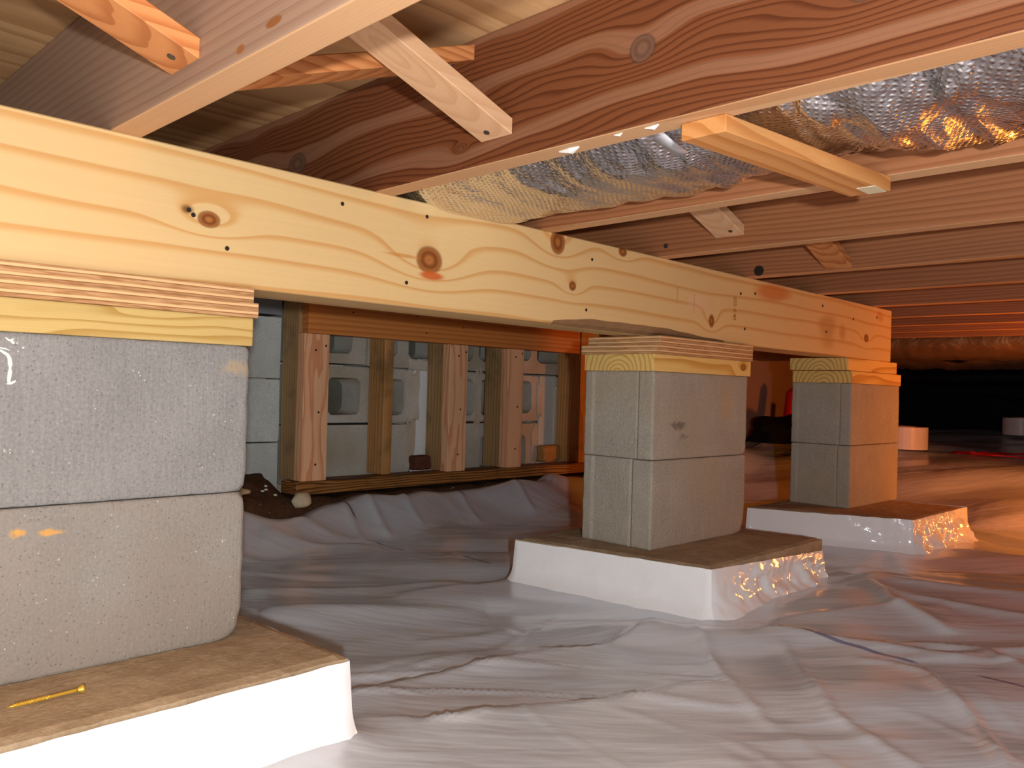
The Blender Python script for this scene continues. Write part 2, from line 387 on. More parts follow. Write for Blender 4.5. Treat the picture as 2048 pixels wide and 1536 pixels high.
# polyethylene ground sheet: milky, glossy, with woven scrim and the printed blue line
M = Mat('ground_sheet')
ca, sa = math.cos(math.radians(-45)), math.sin(math.radians(-45))
u_ = M.x*ca + M.y*sa; v_ = M.y*ca - M.x*sa
def nz2(su, sv, det, shift):
    n = M.nt.nodes.new('ShaderNodeTexNoise'); n.inputs['Scale'].default_value = 1; n.inputs['Detail'].default_value = det
    M.nt.links.new(M.vec(u_*su+shift, v_*sv, 0.0), n.inputs['Vector']); return X(M.nt, n.outputs[0])
a1 = nz2(3.0, 16.0, 3, 2.0); a2 = nz2(9, 40, 2, 7.0)
scrim = (M.x*1500.0).sin()*(M.y*1500.0).sin()
big = M.noise((3, 3, 3), 2)
col = M.mix(big, srgb(208, 212, 219), srgb(219, 223, 230))
dash = None
for ya, yb in ((0.30, 0.395), (0.47, 0.71), (1.49, 1.615), (1.645, 1.755), (1.845, 1.995), (2.085, 2.165)):
    wn = M.y.step(ya, ya+0.02)*(1.0-M.y.step(yb-0.02, yb)); dash = wn if dash is None else dash+wn
ln = 1.0-((M.x-1.459)+(M.noise((1, 3, 1), 1)-0.5)*0.02).abs().step(0.0035, 0.006)
col = M.mix(ln*dash*0.65, col, srgb(50, 52, 120))
m_sheet = M.set(col, 0.27, 0.9, 0.22, bump=a1+a2*0.3, bstr=0.42, bdist=0.012)
M.b.inputs['Coat Weight'].default_value = 0.3; M.b.inputs['Coat Roughness'].default_value = 0.16

# foil duct jacket
M = Mat('duct_foil'); tri = 0.0
n = M.noise((14, 20, 14), 3, 0.6, dist=0.8); vc = M.vor((20, 46, 20), (5, 5, 5))
ang = M.z.op('ARCTAN2', M.x)*0.13
dots = ((M.y*560.0+ang*240.0).sin()*(ang*620.0-M.y*160.0).sin()).max(0.0)
m_foil = M.set(srgb(232, 231, 235), 0.19, 0.5, 1.0, bump=n*0.6+dots*0.085+vc*0.2, bstr=0.8, bdist=0.011)
M = Mat('duct_foil_orange'); n = M.noise((14, 10, 14), 4, 0.6, dist=1.5)
m_foil2 = M.set(srgb(150, 112, 76), 0.42, 0.5, 0.7, bump=n, bstr=0.6, bdist=0.012)  # far duct foil, the lamp's orange put into its base colour
m_foiltape = simple('foil_tape', srgb(222, 222, 226), 0.45, 0.5, 0.7, sc=90, bstr=0.5)

# ------------------------------------------------------------------ setting: floor, ceiling, walls
gx = np.linspace(-2.6, 6.6, 93); gy = np.linspace(-3.0, 2.6, 57)
GX, GY = np.meshgrid(gx, gy, indexing='ij')
GZ = ground(GX, GY)-0.085 + 0.012*np.sin(GX*9.1+GY*5.0)*np.sin(GY*7.7)
V = np.stack([GX, GY, GZ], -1).reshape(-1, 3); ny = len(gy)
Fc = [(i*ny+j, (i+1)*ny+j, (i+1)*ny+j+1, i*ny+j+1) for i in range(len(gx)-1) for j in range(ny-1)]
tag(npobj('floor', V, Fc, m_soil), 'dark bare soil of the crawl space', None, None, 'structure')

ceil = tag(board('ceiling', m_sub, -2.7, -3.1, SF+0.019, 6.7, 2.7, SF+0.04, bev=0), 'plywood subfloor above the joists', None, None, 'structure')
for i, xx in enumerate((-2.69, -0.66+0.10, 1.88, 4.32)):
    for j, (ya, yb_) in enumerate(((-3.05, -1.56), (-1.557, -0.337), (-0.334, 1.885), (1.888, 2.65))):
        x1 = (-0.563, 1.877, 4.317, 6.65)[i]
        board('plywood_panel', m_sub, xx, ya, SF, x1, yb_, SF+0.019, ceil, bev=0.0015)

def cored_block(name, x0, x1, z0, z1, cores, mat, parent, y=2.34, d=0.15, dep=0.12, g=0.004):
    """hollow block laid with its open cores facing the room; each core is a recessed pocket"""
    bm = bmesh.new(); rng = random.Random(int(x0*977+z0*313))
    def loop(a0, a1, b0, b1, r, yy, jit=0.0, seg=5):
        P = []
        for (cx, cz, s0) in ((a1-r, b1-r, 0), (a0+r, b1-r, 90), (a0+r, b0+r, 180), (a1-r, b0+r, 270)):
            for q in range(seg):
                t = math.radians(s0+90*q/(seg-1)); P.append((cx+r*math.cos(t)+rng.uniform(-jit, jit), yy, cz+r*math.sin(t)+rng.uniform(-jit, jit)))
        return [bm.verts.new(p) for p in P]
    def ring(vs_):
        return [bm.edges.new((vs_[i], vs_[(i+1) % len(vs_)])) for i in range(len(vs_))]
    outer = loop(x0+g, x1-g, z0+g, z1-g, 0.006, y, 0.0015)
    es = ring(outer); inn = []
    for (c0, c1, e0, e1) in cores:
        l = loop(c0, c1, e0, e1, 0.026, y, 0.002); es += ring(l); inn.append((l, c0, c1, e0, e1))
    bmesh.ops.triangle_fill(bm, edges=es, use_beauty=True)
    cut = []
    for f in bm.faces:
        c = f.calc_center_median()
        for (l, c0, c1, e0, e1) in inn:
            if all(v in l for v in f.verts): cut.append(f); break
    bmesh.ops.delete(bm, geom=cut, context='FACES_ONLY')
    back = loop(x0+g, x1-g, z0+g, z1-g, 0.006, y+d, 0.0)
    N = len(outer)
    for i in range(N): bm.faces.new((outer[i], outer[(i+1) % N], back[(i+1) % N], back[i]))
    bm.faces.new(back)
    for (l, c0, c1, e0, e1) in inn:
        s = 0.006
        b = loop(c0+s, c1-s, e0+s, e1-s, 0.026, y+dep, 0.0)
        for i in range(N): bm.faces.new((l[i], b[i], b[(i+1) % N], l[(i+1) % N]))
        bm.faces.new(b)
    bmesh.ops.recalc_face_normals(bm, faces=bm.faces)
    o = obj(name, bm, mat, parent)
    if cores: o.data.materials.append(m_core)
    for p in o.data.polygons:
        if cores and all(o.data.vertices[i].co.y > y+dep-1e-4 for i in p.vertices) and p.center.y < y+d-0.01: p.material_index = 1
    return o

wb = tag(board('wall_back', m_mortar, -2.6, 2.491, -0.05, 3.02, 2.60, SF+0.02, bev=0), 'block foundation wall behind the stud frame', None, None, 'structure')
cored_block('block', 1.36, 1.66, 0.515, 0.715, [(1.385, 1.600, 0.552, 0.69)], m_cmu, wb, dep=0.1)
cored_block('block', 1.66, 2.00, 0.512, 0.715, [(1.672, 1.79, 0.55, 0.69), (1.838, 1.972, 0.55, 0.69)], m_cmu, wb)
cored_block('block', 2.00, 2.335, 0.512, 0.715, [(2.03, 2.155, 0.552, 0.69), (2.185, 2.31, 0.555, 0.69)], m_cmu, wb)
cored_block('block', 2.335, 2.72, 0.512, 0.715, [(2.36, 2.477, 0.568, 0.69), (2.512, 2.66, 0.562, 0.69)], m_cmu, wb)
cored_block('block', 1.462, 1.862, 0.32, 0.512, [(1.506, 1.637, 0.348, 0.472), (1.69, 1.825, 0.348, 0.476)], m_cmu, wb, dep=0.10)
cored_block('block', 2.055, 2.325, 0.32, 0.510, [(2.08, 2.165, 0.345, 0.485), (2.197, 2.30, 0.345, 0.486)], m_cmu, wb)
cored_block('block', 2.325, 2.53, 0.318, 0.510, [(2.36, 2.487, 0.354, 0.486)], m_cmu, wb)
cored_block('block', 1.362, 1.462, 0.32, 0.512, [], m_cmu, wb)
cored_block('block', 1.362, 1.845, 0.12, 0.318, [], m_cmu, wb)
cored_block('block', 2.06, 2.30, 0.12, 0.318, [(2.20, 2.285, 0.14, 0.268)], m_cmu, wb)
cored_block('block', 2.30, 2.515, 0.12, 0.316, [(2.36, 2.46, 0.14, 0.265)], m_cmu, wb)
cored_block('block', 2.64, 2.85, 0.318, 0.510, [], m_cmu, wb)
cored_block('block', 2.64, 2.85, 0.12, 0.316, [], m_cmu, wb)
for (xa, xb, za, zb_, mm) in ((0.93, 1.335, 0.660, 0.85, m_dark), (0.95, 1.335, 0.463, 0.655, m_paint), (0.95, 1.335, 0.266, 0.461, m_paint), (0.95, 1.335, 0.08, 0.264, m_paint),
                              (0.54, 0.945, 0.463, 0.655, m_paint), (0.54, 0.945, 0.266, 0.461, m_paint), (0.54, 0.945, 0.08, 0.264, m_paint)):
    cored_block('block', xa, xb, za, zb_, [], mm, wb, g=0.0012)
for ci, (za, zb_) in enumerate(((0.08, 0.264), (0.266, 0.461), (0.463, 0.655), (0.660, 0.85))):
    for q in range(8):
        xb = 0.535-0.405*q-(0.0 if q else 0.0)
        cored_block('block', xb-0.40, xb, za, zb_, [], m_paint if ci < 3 else m_dark, wb, g=0.0012)
cored_block('block', 0.535, 0.925, 0.660, 0.85, [], m_dark, wb, g=0.0012)
for xa, xb in ((1.36, 1.75), (1.75, 2.15), (2.15, 2.55), (2.55, 3.0)): cored_block('block', xa, xb, 0.717, 0.915, [], m_cmu, wb)
for za, zb_ in ((0.12, 0.316), (0.318, 0.51), (0.512, 0.715)): cored_block('block', 2.85, 3.01, za, zb_, [], m_cmu, wb)
cored_block('block', 2.72, 2.85, 0.512, 0.715, [], m_cmu, wb)
# smooth pale boards closing the two gaps in the coursing
board('panel', m_foam, 1.865, 2.338, 0.135, 2.055, 2.352, 0.508, wb)
board('panel', m_paint, 2.535, 2.339, 0.135, 2.638, 2.352, 0.508, wb)
# ragged mortar smears squeezed out of the joints
def smear(x0, x1, z0, z1, seed, name='mortar_smear', mat=m_mortar):
    bm = bmesh.new(); rng = random.Random(seed); P = []
    n = 22
    for i in range(n):
        t = 2*math.pi*i/n
        k = 1+rng.uniform(-0.22, 0.16)
        P.append(((x0+x1)/2+(x1-x0)/2*k*max(-1, min(1, 1.35*math.cos(t))), (z0+z1)/2+(z1-z0)/2*k*max(-1, min(1, 1.35*math.sin(t)))))
    a = [bm.verts.new((x, 2.341, z)) for x, z in P]; cx, cz = (x0+x1)/2, (z0+z1)/2
    b = [bm.verts.new((cx+(x-cx)*0.93, 2.333, cz+(z-cz)*0.93)) for x, z in P]
    for i in range(n): bm.faces.new((a[i], a[(i+1) % n], b[(i+1) % n], b[i]))
    bm.faces.new(b[::-1]); bmesh.ops.recalc_face_normals(bm, faces=bm.faces)
    o = obj(name, bm, mat, wb); return o
smear(1.836, 1.893, 0.33, 0.515, 3); smear(1.838, 1.876, 0.14, 0.33, 5); smear(1.84, 1.95, 0.505, 0.548, 8); smear(2.515, 2.548, 0.34, 0.48, 12)
smear(2.165, 2.197, 0.30, 0.52, 14); smear(2.49, 2.525, 0.14, 0.31, 17); smear(2.62, 2.66, 0.20, 0.46, 21)

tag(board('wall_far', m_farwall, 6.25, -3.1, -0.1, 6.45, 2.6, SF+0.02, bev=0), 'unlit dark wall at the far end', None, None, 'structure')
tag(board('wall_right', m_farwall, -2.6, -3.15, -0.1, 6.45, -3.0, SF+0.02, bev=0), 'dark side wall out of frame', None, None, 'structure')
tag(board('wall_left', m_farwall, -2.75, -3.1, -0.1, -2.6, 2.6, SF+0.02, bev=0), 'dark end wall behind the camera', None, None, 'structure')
tag(board('wall_corner', m_mortar, 3.02, 2.42, -0.05, 6.45, 2.56, SF+0.02, bev=0), 'foundation wall beyond the stud frame', None, None, 'structure')

# pale liner hanging on the wall between the middle and far piers
nx, nz_ = 60, 14
V = []; Fc = []
for i in range(nx+1):
    for k in range(nz_+1):
        x = 3.03+3.15*i/nx; z = 0.12+0.78*k/nz_
        V.append((x, 2.385+0.010*noise.noise(Vector((x*3.0, z*1.2, 4)))+0.003*noise.noise(Vector((x*14, z*3, 1))), z))
for i in range(nx):
    for k in range(nz_):
        a = i*(nz_+1)+k; Fc.append((a, a+nz_+1, a+nz_+2, a+1))
o = npobj('wall_liner', V, Fc, m_liner)
sm = o.modifiers.new('thick', 'SOLIDIFY'); sm.thickness = 0.004
tag(o, 'plain pale liner sheet on the back wall, seen between the middle and far piers', 'wall liner')

# ------------------------------------------------------------------ floor joists
JX = [-0.04, 0.36, 0.748, 1.1215, 1.4994, 1.8844, 2.2908, 2.689, 3.085, 3.44, 3.775, 4.10, 4.50, 4.90, 5.30, 5.70]
JL = ['dark floor joist over the camera, mostly above the frame',
      'nearest pale dusty floor joist crossing the top left corner',
      'reddish floor joist with large round knot and swirling grain in front of foil duct',
      'floor joist half hidden right behind the foil duct',
      'floor joist with fine wavy grain, first fully open one behind the duct',
      'floor joist with a dark knot hole, second open one behind the duct',
      'plain floor joist, third open one behind the duct',
      'dark red-brown floor joist, fourth open one behind the duct',
      'orange lit floor joist, fifth open one behind the duct',
      'thin looking orange joist, sixth open one behind the duct',
      'far joist directly in front of the far foil duct']
jm = {1: m_joist1, 2: m_joist2}
base_me = None
for i, xx in enumerate(JX):
    lab = JL[i] if i < len(JL) else None
    if i in (1, 2) or base_me is None:
        bm = bx(bmesh.new(), 0, 0, 0, 0.038, 5.3, SF-JB, 0.0025)
        for v in bm.verts: v.co.y -= 2.95
        o = obj('floor_joist', bm, jm.get(i, m_joist), None, (xx, 0, JB))
        o.data.materials.append(m_edge)      # underside in a paler wood colour than the side faces
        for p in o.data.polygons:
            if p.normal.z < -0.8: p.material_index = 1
        if i not in (1, 2): base_me = o.data
    else:
        o = bpy.data.objects.new('floor_joist', base_me); COL.objects.link(o); o.location = (xx, 0, JB)
    if lab is None: lab = ('far joist between the two far foil ducts', 'far joist just past the second far duct', 'joist next to the dark end wall, second from it', 'joist closest in front of dark end wall', 'last joist against the dark end wall')[i-11]
    tag(o, lab, 'joist', 'floor joists')
    if i == 2:
        for (yy, xo, r) in ((0.540, 0.008, 0.006), (0.585, 0.006, 0.004), (0.668, 0.016, 0.010)):
            b = bmesh.new(); tube(b, [(xo, yy-r*1.6, -0.0006), (xo+0.002, yy-0.3*r, -0.0012), (xo+0.001, yy+r*1.6, -0.0006)], [r*0.15, r*0.55, r*0.1], 6)
            tag(obj('paint_fleck', b, m_white, o), 'white fleck')
    if i == 5:
        b = bmesh.new(); tube(b, [(-0.0012, 1.028, 0.014), (-0.0012, 1.048, 0.016)], [0.012, 0.010], 8)
        tag(obj('knot_hole', disc(bmesh.new(), (0.001, 1.01, 0.014), (-1, 0, 0), 0.013, 0.0025, 12), m_nailhole, o), 'black knot hole'); b.free()
    if i == 4:
        obj('nail_head', disc(bmesh.new(), (0, 1.024, 0.022), (-1, 0, 0), 0.0055), m_steel, o)

# cross bridging between the joists: thin sticks, ends cut flush with the joist faces
def bridging(name, xa, za, xb, zb_, y0, y1, mat, label, th=0.021, nails=()):
    bm = bmesh.new(); L = xb-xa; h = zb_-za
    P = [(0, 0), (L, h), (L, h+th), (0, th)]
    va = [bm.verts.new((x, y0-y0, z)) for x, z in P]; vb = [bm.verts.new((x, y1-y0, z)) for x, z in P]
    bm.faces.new(va); bm.faces.new(vb[::-1])
    for i in range(4): bm.faces.new((va[i], vb[i], vb[(i+1) % 4], va[(i+1) % 4]))
    bmesh.ops.recalc_face_normals(bm, faces=bm.faces)
    bmesh.ops.bevel(bm, geom=bm.edges[:], offset=0.0012, segments=1, affect='EDGES')
    t = thing(name, label, 'bridging', (xa, y0, za), 0, 'cross bridging sticks')
    obj('stick', bm, mat, t)
    for (fx, fy) in nails:
        nrm = Vector((h, 0, -L)).normalized()
        obj('nail_head', disc(bmesh.new(), (L*fx, (y1-y0)*fy, h*fx), nrm, 0.0042), m_steel, t)
    return t
bridging('bridging_stick', 0.0, 0.898, 0.36, 0.770, 0.804, 0.872, m_bridge_o, 'orange-brown bridging stick nailed to the pale joist at top left', nails=((0.955, 0.45),))
bridging('bridging_stick', 0.398, 0.896, 0.748, 0.777, 0.750, 0.808, m_bridge, 'pale bridging stick ending low on the reddish joist, nail at its foot', nails=((0.955, 0.55),))
bridging('bridging_stick', 0.398, 0.765, 0.748, 0.893, 0.826, 0.892, m_bridge_o, 'bright orange bridging stick rising behind the pale stick to the subfloor', nails=((0.93, 0.3),))
bridging('bridging_stick', 1.1595, 0.892, 1.4994, 0.772, 0.838, 0.902, m_bridge, 'pale bridging stick on the wavy-grained joist behind the duct', nails=((0.94, 0.3),))
bridging('bridging_stick', 1.5374, 0.880, 1.8844, 0.749, 0.778, 0.840, m_bridge_o, 'small dark orange bridging stick farther back beside the dark knot hole')

# strap board nailed under the joists to carry the duct
t = thing('duct_support_board', 'orange lit flat board hung under the joists below the foil duct', 'board', (0.770, 0.4825, 0.7275))
bm = bmesh.new(); bx(bm, 0, -0.0275, 0, 0.360, 0.0275, 0.0192, 0.0012)
for v in bm.verts: v.co.y -= 0.037*v.co.x/0.36
obj('plank', bm, wood('strap_fir', 'X', srgb(204, 142, 84), srgb(184, 118, 62), F=60, A=0.02, along=2, across=12, lo=0.3, fibre=0.1, tone=0.12), t)
bm = bmesh.new(); bx(bm, 0.318, -0.060, -0.0010, 0.357, -0.036, 0.0003, 0.0003)
tag(obj('splinter', bm, m_stone, t), 'pale torn splinter')

# ------------------------------------------------------------------ foil ducts
def duct(name, cx, cz, a, b, y0, y1, label, seed=0.0, crumple=(), nseg=64, step=0.01, lift=0.0, mat=m_foil):
    ny_ = int((y1-y0)/step); V = []; Fc = []
    for j in range(ny_+1):
        y = y0+(y1-y0)*j/ny_
        cr = sum(am*math.exp(-((y-yc)/wd)**2) for yc, wd, am in crumple)
        ring_ = 0.004*math.sin(y*38+seed)+0.003*math.sin(y*91+seed*2)
        pin = sum(-0.010*math.exp(-((y-yc)/0.012)**2) for yc, wd, am in crumple if am > 0.5)
        for k in range(nseg):
            th = 2*math.pi*k/nseg
            p = Vector((math.cos(th)*1.6, y*9, math.sin(th)*1.6))
            q = Vector((math.cos(th)*2.2+y*4, y*34, math.sin(th)*2.2+y*6))
            d = 0.006*noise.noise(p+Vector((seed, 0, 0))) + 0.0035*noise.noise(q) + cr*(0.020*abs(noise.noise(q*0.8+Vector((3, 1, seed))))+0.008*noise.noise(q*2.1)) + ring_*0.5+pin + cr*0.012*(abs(noise.noise(Vector((th*1.1+seed, y*42, 2.0))))-0.25)
            r = 1.0
            sx = abs(math.cos(th))**0.85*math.copysign(1, math.cos(th)); sz = abs(math.sin(th))**0.85*math.copysign(1, math.sin(th))
            zz = min(b, (b+d)*sz)
            if lift and zz < 0: zz += lift*math.exp(-((y-0.465)/0.12)**2)*(-zz/b)
            V.append((max(-a, min(a, (a+d)*sx)), y, zz))
    for j in range(ny_):
        for k in range(nseg):
            Fc.append((j*nseg+k, j*nseg+(k+1) % nseg, (j+1)*nseg+(k+1) % nseg, (j+1)*nseg+k))
    t = thing(name, label, 'duct', (cx, 0, cz))
    npobj('foil_jacket', V, Fc, mat, t)
    return t
d1 = duct('foil_duct', 0.954, CAMZ+0.379, 0.1655, 0.0915, -0.75, 2.3, 'near shiny foil wrapped duct between the reddish joist and the next', 1.0,
          crumple=((0.42, 0.06, 0.9), (0.60, 0.05, 0.5), (0.28, 0.07, 0.7), (0.14, 0.06, 0.5), (1.16, 0.05, 0.9), (0.0, 0.1, 0.4)), step=0.006, nseg=110, lift=0.020)
bm = bmesh.new(); pts = []
for q in range(6):
    th = math.radians(190+q*10); pts.append((0.1665*math.cos(th)*1.0, 0.605-0.006*q, 0.0925*math.sin(th)))
prev = None
for p in pts:
    r_ = Vector((p[0], 0, p[2])).normalized()*0.0015
    a = bm.verts.new((p[0]+r_.x, p[1]-0.010, p[2]+r_.z)); b = bm.verts.new((p[0]+r_.x, p[1]+0.010, p[2]+r_.z))
    if prev: bm.faces.new((prev[0], a, b, prev[1]))
    prev = (a, b)
o = obj('tape_strip', bm, m_foiltape, d1, smooth=True); o.modifiers.new('s', 'SOLIDIFY').thickness = 0.001
tag(o, 'bright foil tape strip')
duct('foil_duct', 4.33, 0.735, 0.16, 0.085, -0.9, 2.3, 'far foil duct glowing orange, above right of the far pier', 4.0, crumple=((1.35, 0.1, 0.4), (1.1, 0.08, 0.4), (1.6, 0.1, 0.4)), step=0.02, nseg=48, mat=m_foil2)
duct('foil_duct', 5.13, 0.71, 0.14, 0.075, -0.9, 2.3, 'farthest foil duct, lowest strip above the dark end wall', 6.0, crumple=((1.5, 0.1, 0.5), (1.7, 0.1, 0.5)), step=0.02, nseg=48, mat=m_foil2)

# ------------------------------------------------------------------ vapour barrier on the ground
def axis_pts(a, b, c, fine, coarse):
    p = list(np.arange(a, b, fine)); s = fine; x = p[-1]
    while x < c:
        s = min(s*1.08, coarse); x += s; p.append(x)
    return np.array(p)
xs = axis_pts(0.15, 2.9, 6.24, 0.0085, 0.05)
xs = np.concatenate([np.arange(-2.5, 0.15, 0.08), xs]); xs[-1] = 6.24
ys = np.concatenate([np.arange(-2.9, 0.0, 0.08), np.arange(0.0, 2.19, 0.0085), [2.19]])
SX, SY = np.meshgrid(xs, ys, indexing='ij')
Z = ground(SX, SY)
rs = np.random.RandomState(11)
U = (SX-SY)*0.7071; W = (SX+SY)*0.7071      # U along the folds (left to right for the viewer), W away
def vnoise(u, w, seed):
    r = np.random.RandomState(seed); n = 256; T = r.rand(n, n)*2-1
    iu = np.floor(u).astype(int); iw = np.floor(w).astype(int); fu = u-iu; fw = w-iw
    fu = fu*fu*(3-2*fu); fw = fw*fw*(3-2*fw)
    g = lambda a, b: T[a % n, b % n]
    return (g(iu, iw)*(1-fu)+g(iu+1, iw)*fu)*(1-fw)+(g(iu, iw+1)*(1-fu)+g(iu+1, iw+1)*fu)*fw
wu = U + 0.16*vnoise(U*2.2, W*2.2, 5); ww = W + 0.10*vnoise(U*2.0, W*2.6, 6)
ENV = 0.75+0.65*sstep(1.2, 1.75, W)*(1-0.4*sstep(1.6, 2.4, SX))
Z = Z + ENV*0.024*vnoise(wu*1.6, ww*4.2, 1) + ENV*0.0125*vnoise(wu*2.6+4, ww*9+2, 2) + 0.0008*vnoise(wu*6, ww*20, 3)
# sharp little ridges
rg = 1-np.abs(vnoise(wu*2.6+9, ww*9+3, 4)); Z = Z + 0.006*np.clip(rg-0.72, 0, 1)/0.28*np.clip(vnoise(wu*1.3, ww*2, 8)+0.4, 0, 1)
rg = 1-np.abs(vnoise(wu*8+1, ww*5+3, 14)); Z = Z + 0.0022*np.clip(rg-0.86, 0, 1)/0.14*np.clip(vnoise(wu*2.3, ww*2, 18)+0.2, 0, 1)
def crease(pts, h, wl_, wr, taper=True):
    """a fold along a polyline: height h, width wl_ on its left flank, wr on its right"""
    global Z
    best = np.full(SX.shape, 9.0); sgn = np.zeros(SX.shape); par = np.zeros(SX.shape)
    L = [0.0]
    for a, b in zip(pts[:-1], pts[1:]): L.append(L[-1]+math.dist(a, b))
    for k, (a, b) in enumerate(zip(pts[:-1], pts[1:])):
        dx, dy = b[0]-a[0], b[1]-a[1]; l2 = dx*dx+dy*dy
        t = np.clip(((SX-a[0])*dx+(SY-a[1])*dy)/l2, 0, 1)
        ex = SX-(a[0]+t*dx); ey = SY-(a[1]+t*dy); d = np.hypot(ex, ey); m = d < best
        best = np.where(m, d, best); sgn = np.where(m, np.sign(dx*ey-dy*ex), sgn); par = np.where(m, (L[k]+t*(L[k+1]-L[k]))/L[-1], par)
    wd = np.where(sgn > 0, wl_, wr)
    env = np.sqrt(np.clip(1-(2*par-1)**4, 0, 1)) if taper else 1.0
    Z = Z + (1.5 if h < 0.012 else 1.0)*h*np.exp(-(best/wd)**1.3)*env
F1 = [(0.65, 1.0), (0.80, 1.012), (0.975, 0.977), (1.187, 0.922), (1.34, 0.90)]
crease(F1, 0.011, 0.010, 0.055)
crease([(0.971, 1.196), (1.088, 1.14), (1.16, 1.13)], 0.006, 0.02, 0.04)
crease([(0.756, 1.085), (0.843, 1.067), (0.967, 1.056), (1.239, 1.105), (1.38, 1.16)], 0.0022, 0.005, 0.006)
crease([(0.75, 1.10), (0.90, 1.10), (1.02, 1.09)], 0.0018, 0.005, 0.006)
crease([(0.66, 0.93), (0.721, 0.852), (0.819, 0.818), (0.958, 0.741), (1.15, 0.66)], 0.008, 0.015, 0.06)
crease([(0.72, 0.86), (0.76, 0.83), (0.80, 0.83), (0.83, 0.84)], 0.004, 0.006, 0.01)
crease([(1.943, 0.839), (2.485, 0.915), (2.421, 0.867), (2.152, 0.716)], 0.012, 0.05, 0.05)
crease([(1.908, 0.823), (2.155, 0.688), (2.449, 0.549), (2.75, 0.44)], 0.012, 0.02, 0.05)
crease([(1.968, 0.774), (2.024, 0.646), (2.097, 0.469), (2.15, 0.3)], 0.014, 0.06, 0.03)
crease([(1.955, 0.761), (1.774, 0.629), (1.70, 0.5)], 0.010, 0.03, 0.02)
crease([(1.45, 0.80), (1.60, 0.72), (1.755, 0.626), (1.85, 0.55)], 0.006, 0.015, 0.03)
crease([(1.851, 0.68), (1.88, 0.55), (1.903, 0.425), (1.93, 0.3)], 0.009, 0.03, 0.03)
crease([(1.46, 0.803), (1.436, 0.728), (1.483, 0.593), (1.531, 0.444), (1.60, 0.408), (1.54, 0.30)], 0.009, 0.018, 0.03)
crease([(1.36, 0.85), (1.321, 0.798), (1.18, 0.671), (1.103, 0.587), (1.059, 0.527)], 0.0045, 0.008, 0.011)
crease([(1.41, 0.561), (1.43, 0.508), (1.414, 0.448), (1.341, 0.396), (1.281, 0.346), (1.201, 0.299), (1.10, 0.25)], 0.0055, 0.008, 0.012)
crease([(1.40, 0.69), (1.352, 0.635), (1.234, 0.553), (1.156, 0.489), (1.112, 0.414), (1.06, 0.33)], 0.004, 0.010, 0.014)
crease([(1.55, 0.55), (1.62, 0.42), (1.75, 0.32)], 0.006, 0.012, 0.02)
crease([(1.10, 1.42), (1.25, 1.36), (1.40, 1.30)], 0.008, 0.03, 0.05)
crease([(0.85, 1.65), (1.05, 1.55), (1.30, 1.40)], 0.010, 0.05, 0.05)
crease([(0.80, 1.45), (1.00, 1.36), (1.20, 1.24)], 0.009, 0.05, 0.04)
crease([(1.15, 2.10), (1.30, 1.98), (1.42, 1.90)], 0.018, 0.03, 0.04)
crease([(1.24, 2.19), (1.36, 2.05), (1.50, 1.97)], 0.012, 0.02, 0.03)
for (xx, h) in ((1.46, 0.008), (1.55, 0.010), (1.68, 0.006), (1.93, 0.007), (2.2, 0.006)):
    crease([(xx, 2.2), (xx-0.02, 2.03)], h, 0.012, 0.015, False)
# plastic pulled up against the footing pads
PADS = {1: [(0.10, 0.872), (0.606, 0.876), (0.585, 1.36), (0.10, 1.36)],
        2: [(1.447, 0.862), (1.979, 0.874), (1.915, 1.345), (1.373, 1.328)],
        3: [(2.493, 0.840), (2.968, 0.833), (2.850, 1.285), (2.348, 1.275)]}
def sdist(poly, Xa, Ya):
    d = np.full(Xa.shape, 9.0); inside = np.ones(Xa.shape, bool)
    for a, b in zip(poly, poly[1:]+poly[:1]):
        dx, dy = b[0]-a[0], b[1]-a[1]; t = np.clip(((Xa-a[0])*dx+(Ya-a[1])*dy)/(dx*dx+dy*dy), 0, 1)
        d = np.minimum(d, np.hypot(Xa-a[0]-t*dx, Ya-a[1]-t*dy)); inside &= (dx*(Ya-a[1])-dy*(Xa-a[0])) >= 0
    return np.where(inside, -d, d)
for k, poly in PADS.items():
    d = sdist(poly, SX, SY)
    nk = np.exp(-(np.clip(d, 0, 9)/0.055)**2); Z = Z*(1-nk)+0.004*nk
    Z = Z + (0.016 if k > 1 else 0.012)*np.exp(-np.clip(d, 0, 9)/0.03)
    Z = np.where(d < 0.004, np.minimum(Z, 0.012), Z)
# keep the loose edge by the frame ragged and just below the bottom plate
eb = sstep(2.10, 2.19, SY)*(SX < 3.0); edge = 0.088+0.018*vnoise(SX*9, SY*0, 33)+0.03*sstep(2.0, 2.5, SX)*0.6
edge = edge-0.035*np.exp(-((SX-1.27)/0.09)**2)
Z = Z*(1-eb)+edge*eb
V = np.stack([SX, SY, Z], -1).reshape(-1, 3); ny = len(ys); nxx = len(xs)
KEEP = np.ones(SX.shape, bool)
for poly in PADS.values(): KEEP &= sdist(poly, SX, SY) > -0.004
I, J_ = np.meshgrid(np.arange(nxx-1), np.arange(ny-1), indexing='ij')
Fq = np.stack([I*ny+J_, (I+1)*ny+J_, (I+1)*ny+J_+1, I*ny+J_+1], -1).reshape(-1, 4)
Kf = KEEP.ravel(); Fq = Fq[Kf[Fq].all(1)]
me = bpy.data.meshes.new('vapor_barrier')
me.vertices.add(len(V)); me.vertices.foreach_set('co', V.astype(np.float32).ravel())
me.loops.add(len(Fq)*4); me.loops.foreach_set('vertex_index', Fq.astype(np.int32).ravel())
me.polygons.add(len(Fq)); me.polygons.foreach_set('loop_start', np.arange(0, len(Fq)*4, 4, dtype=np.int32))
me.polygons.foreach_set('use_smooth', np.ones(len(Fq), bool))
me.update(); me.validate(); me.materials.append(m_sheet)
o = bpy.data.objects.new('vapor_barrier', me); COL.objects.link(o)
tag(o, 'wrinkled shiny white plastic vapor barrier covering the whole ground', 'plastic sheet')
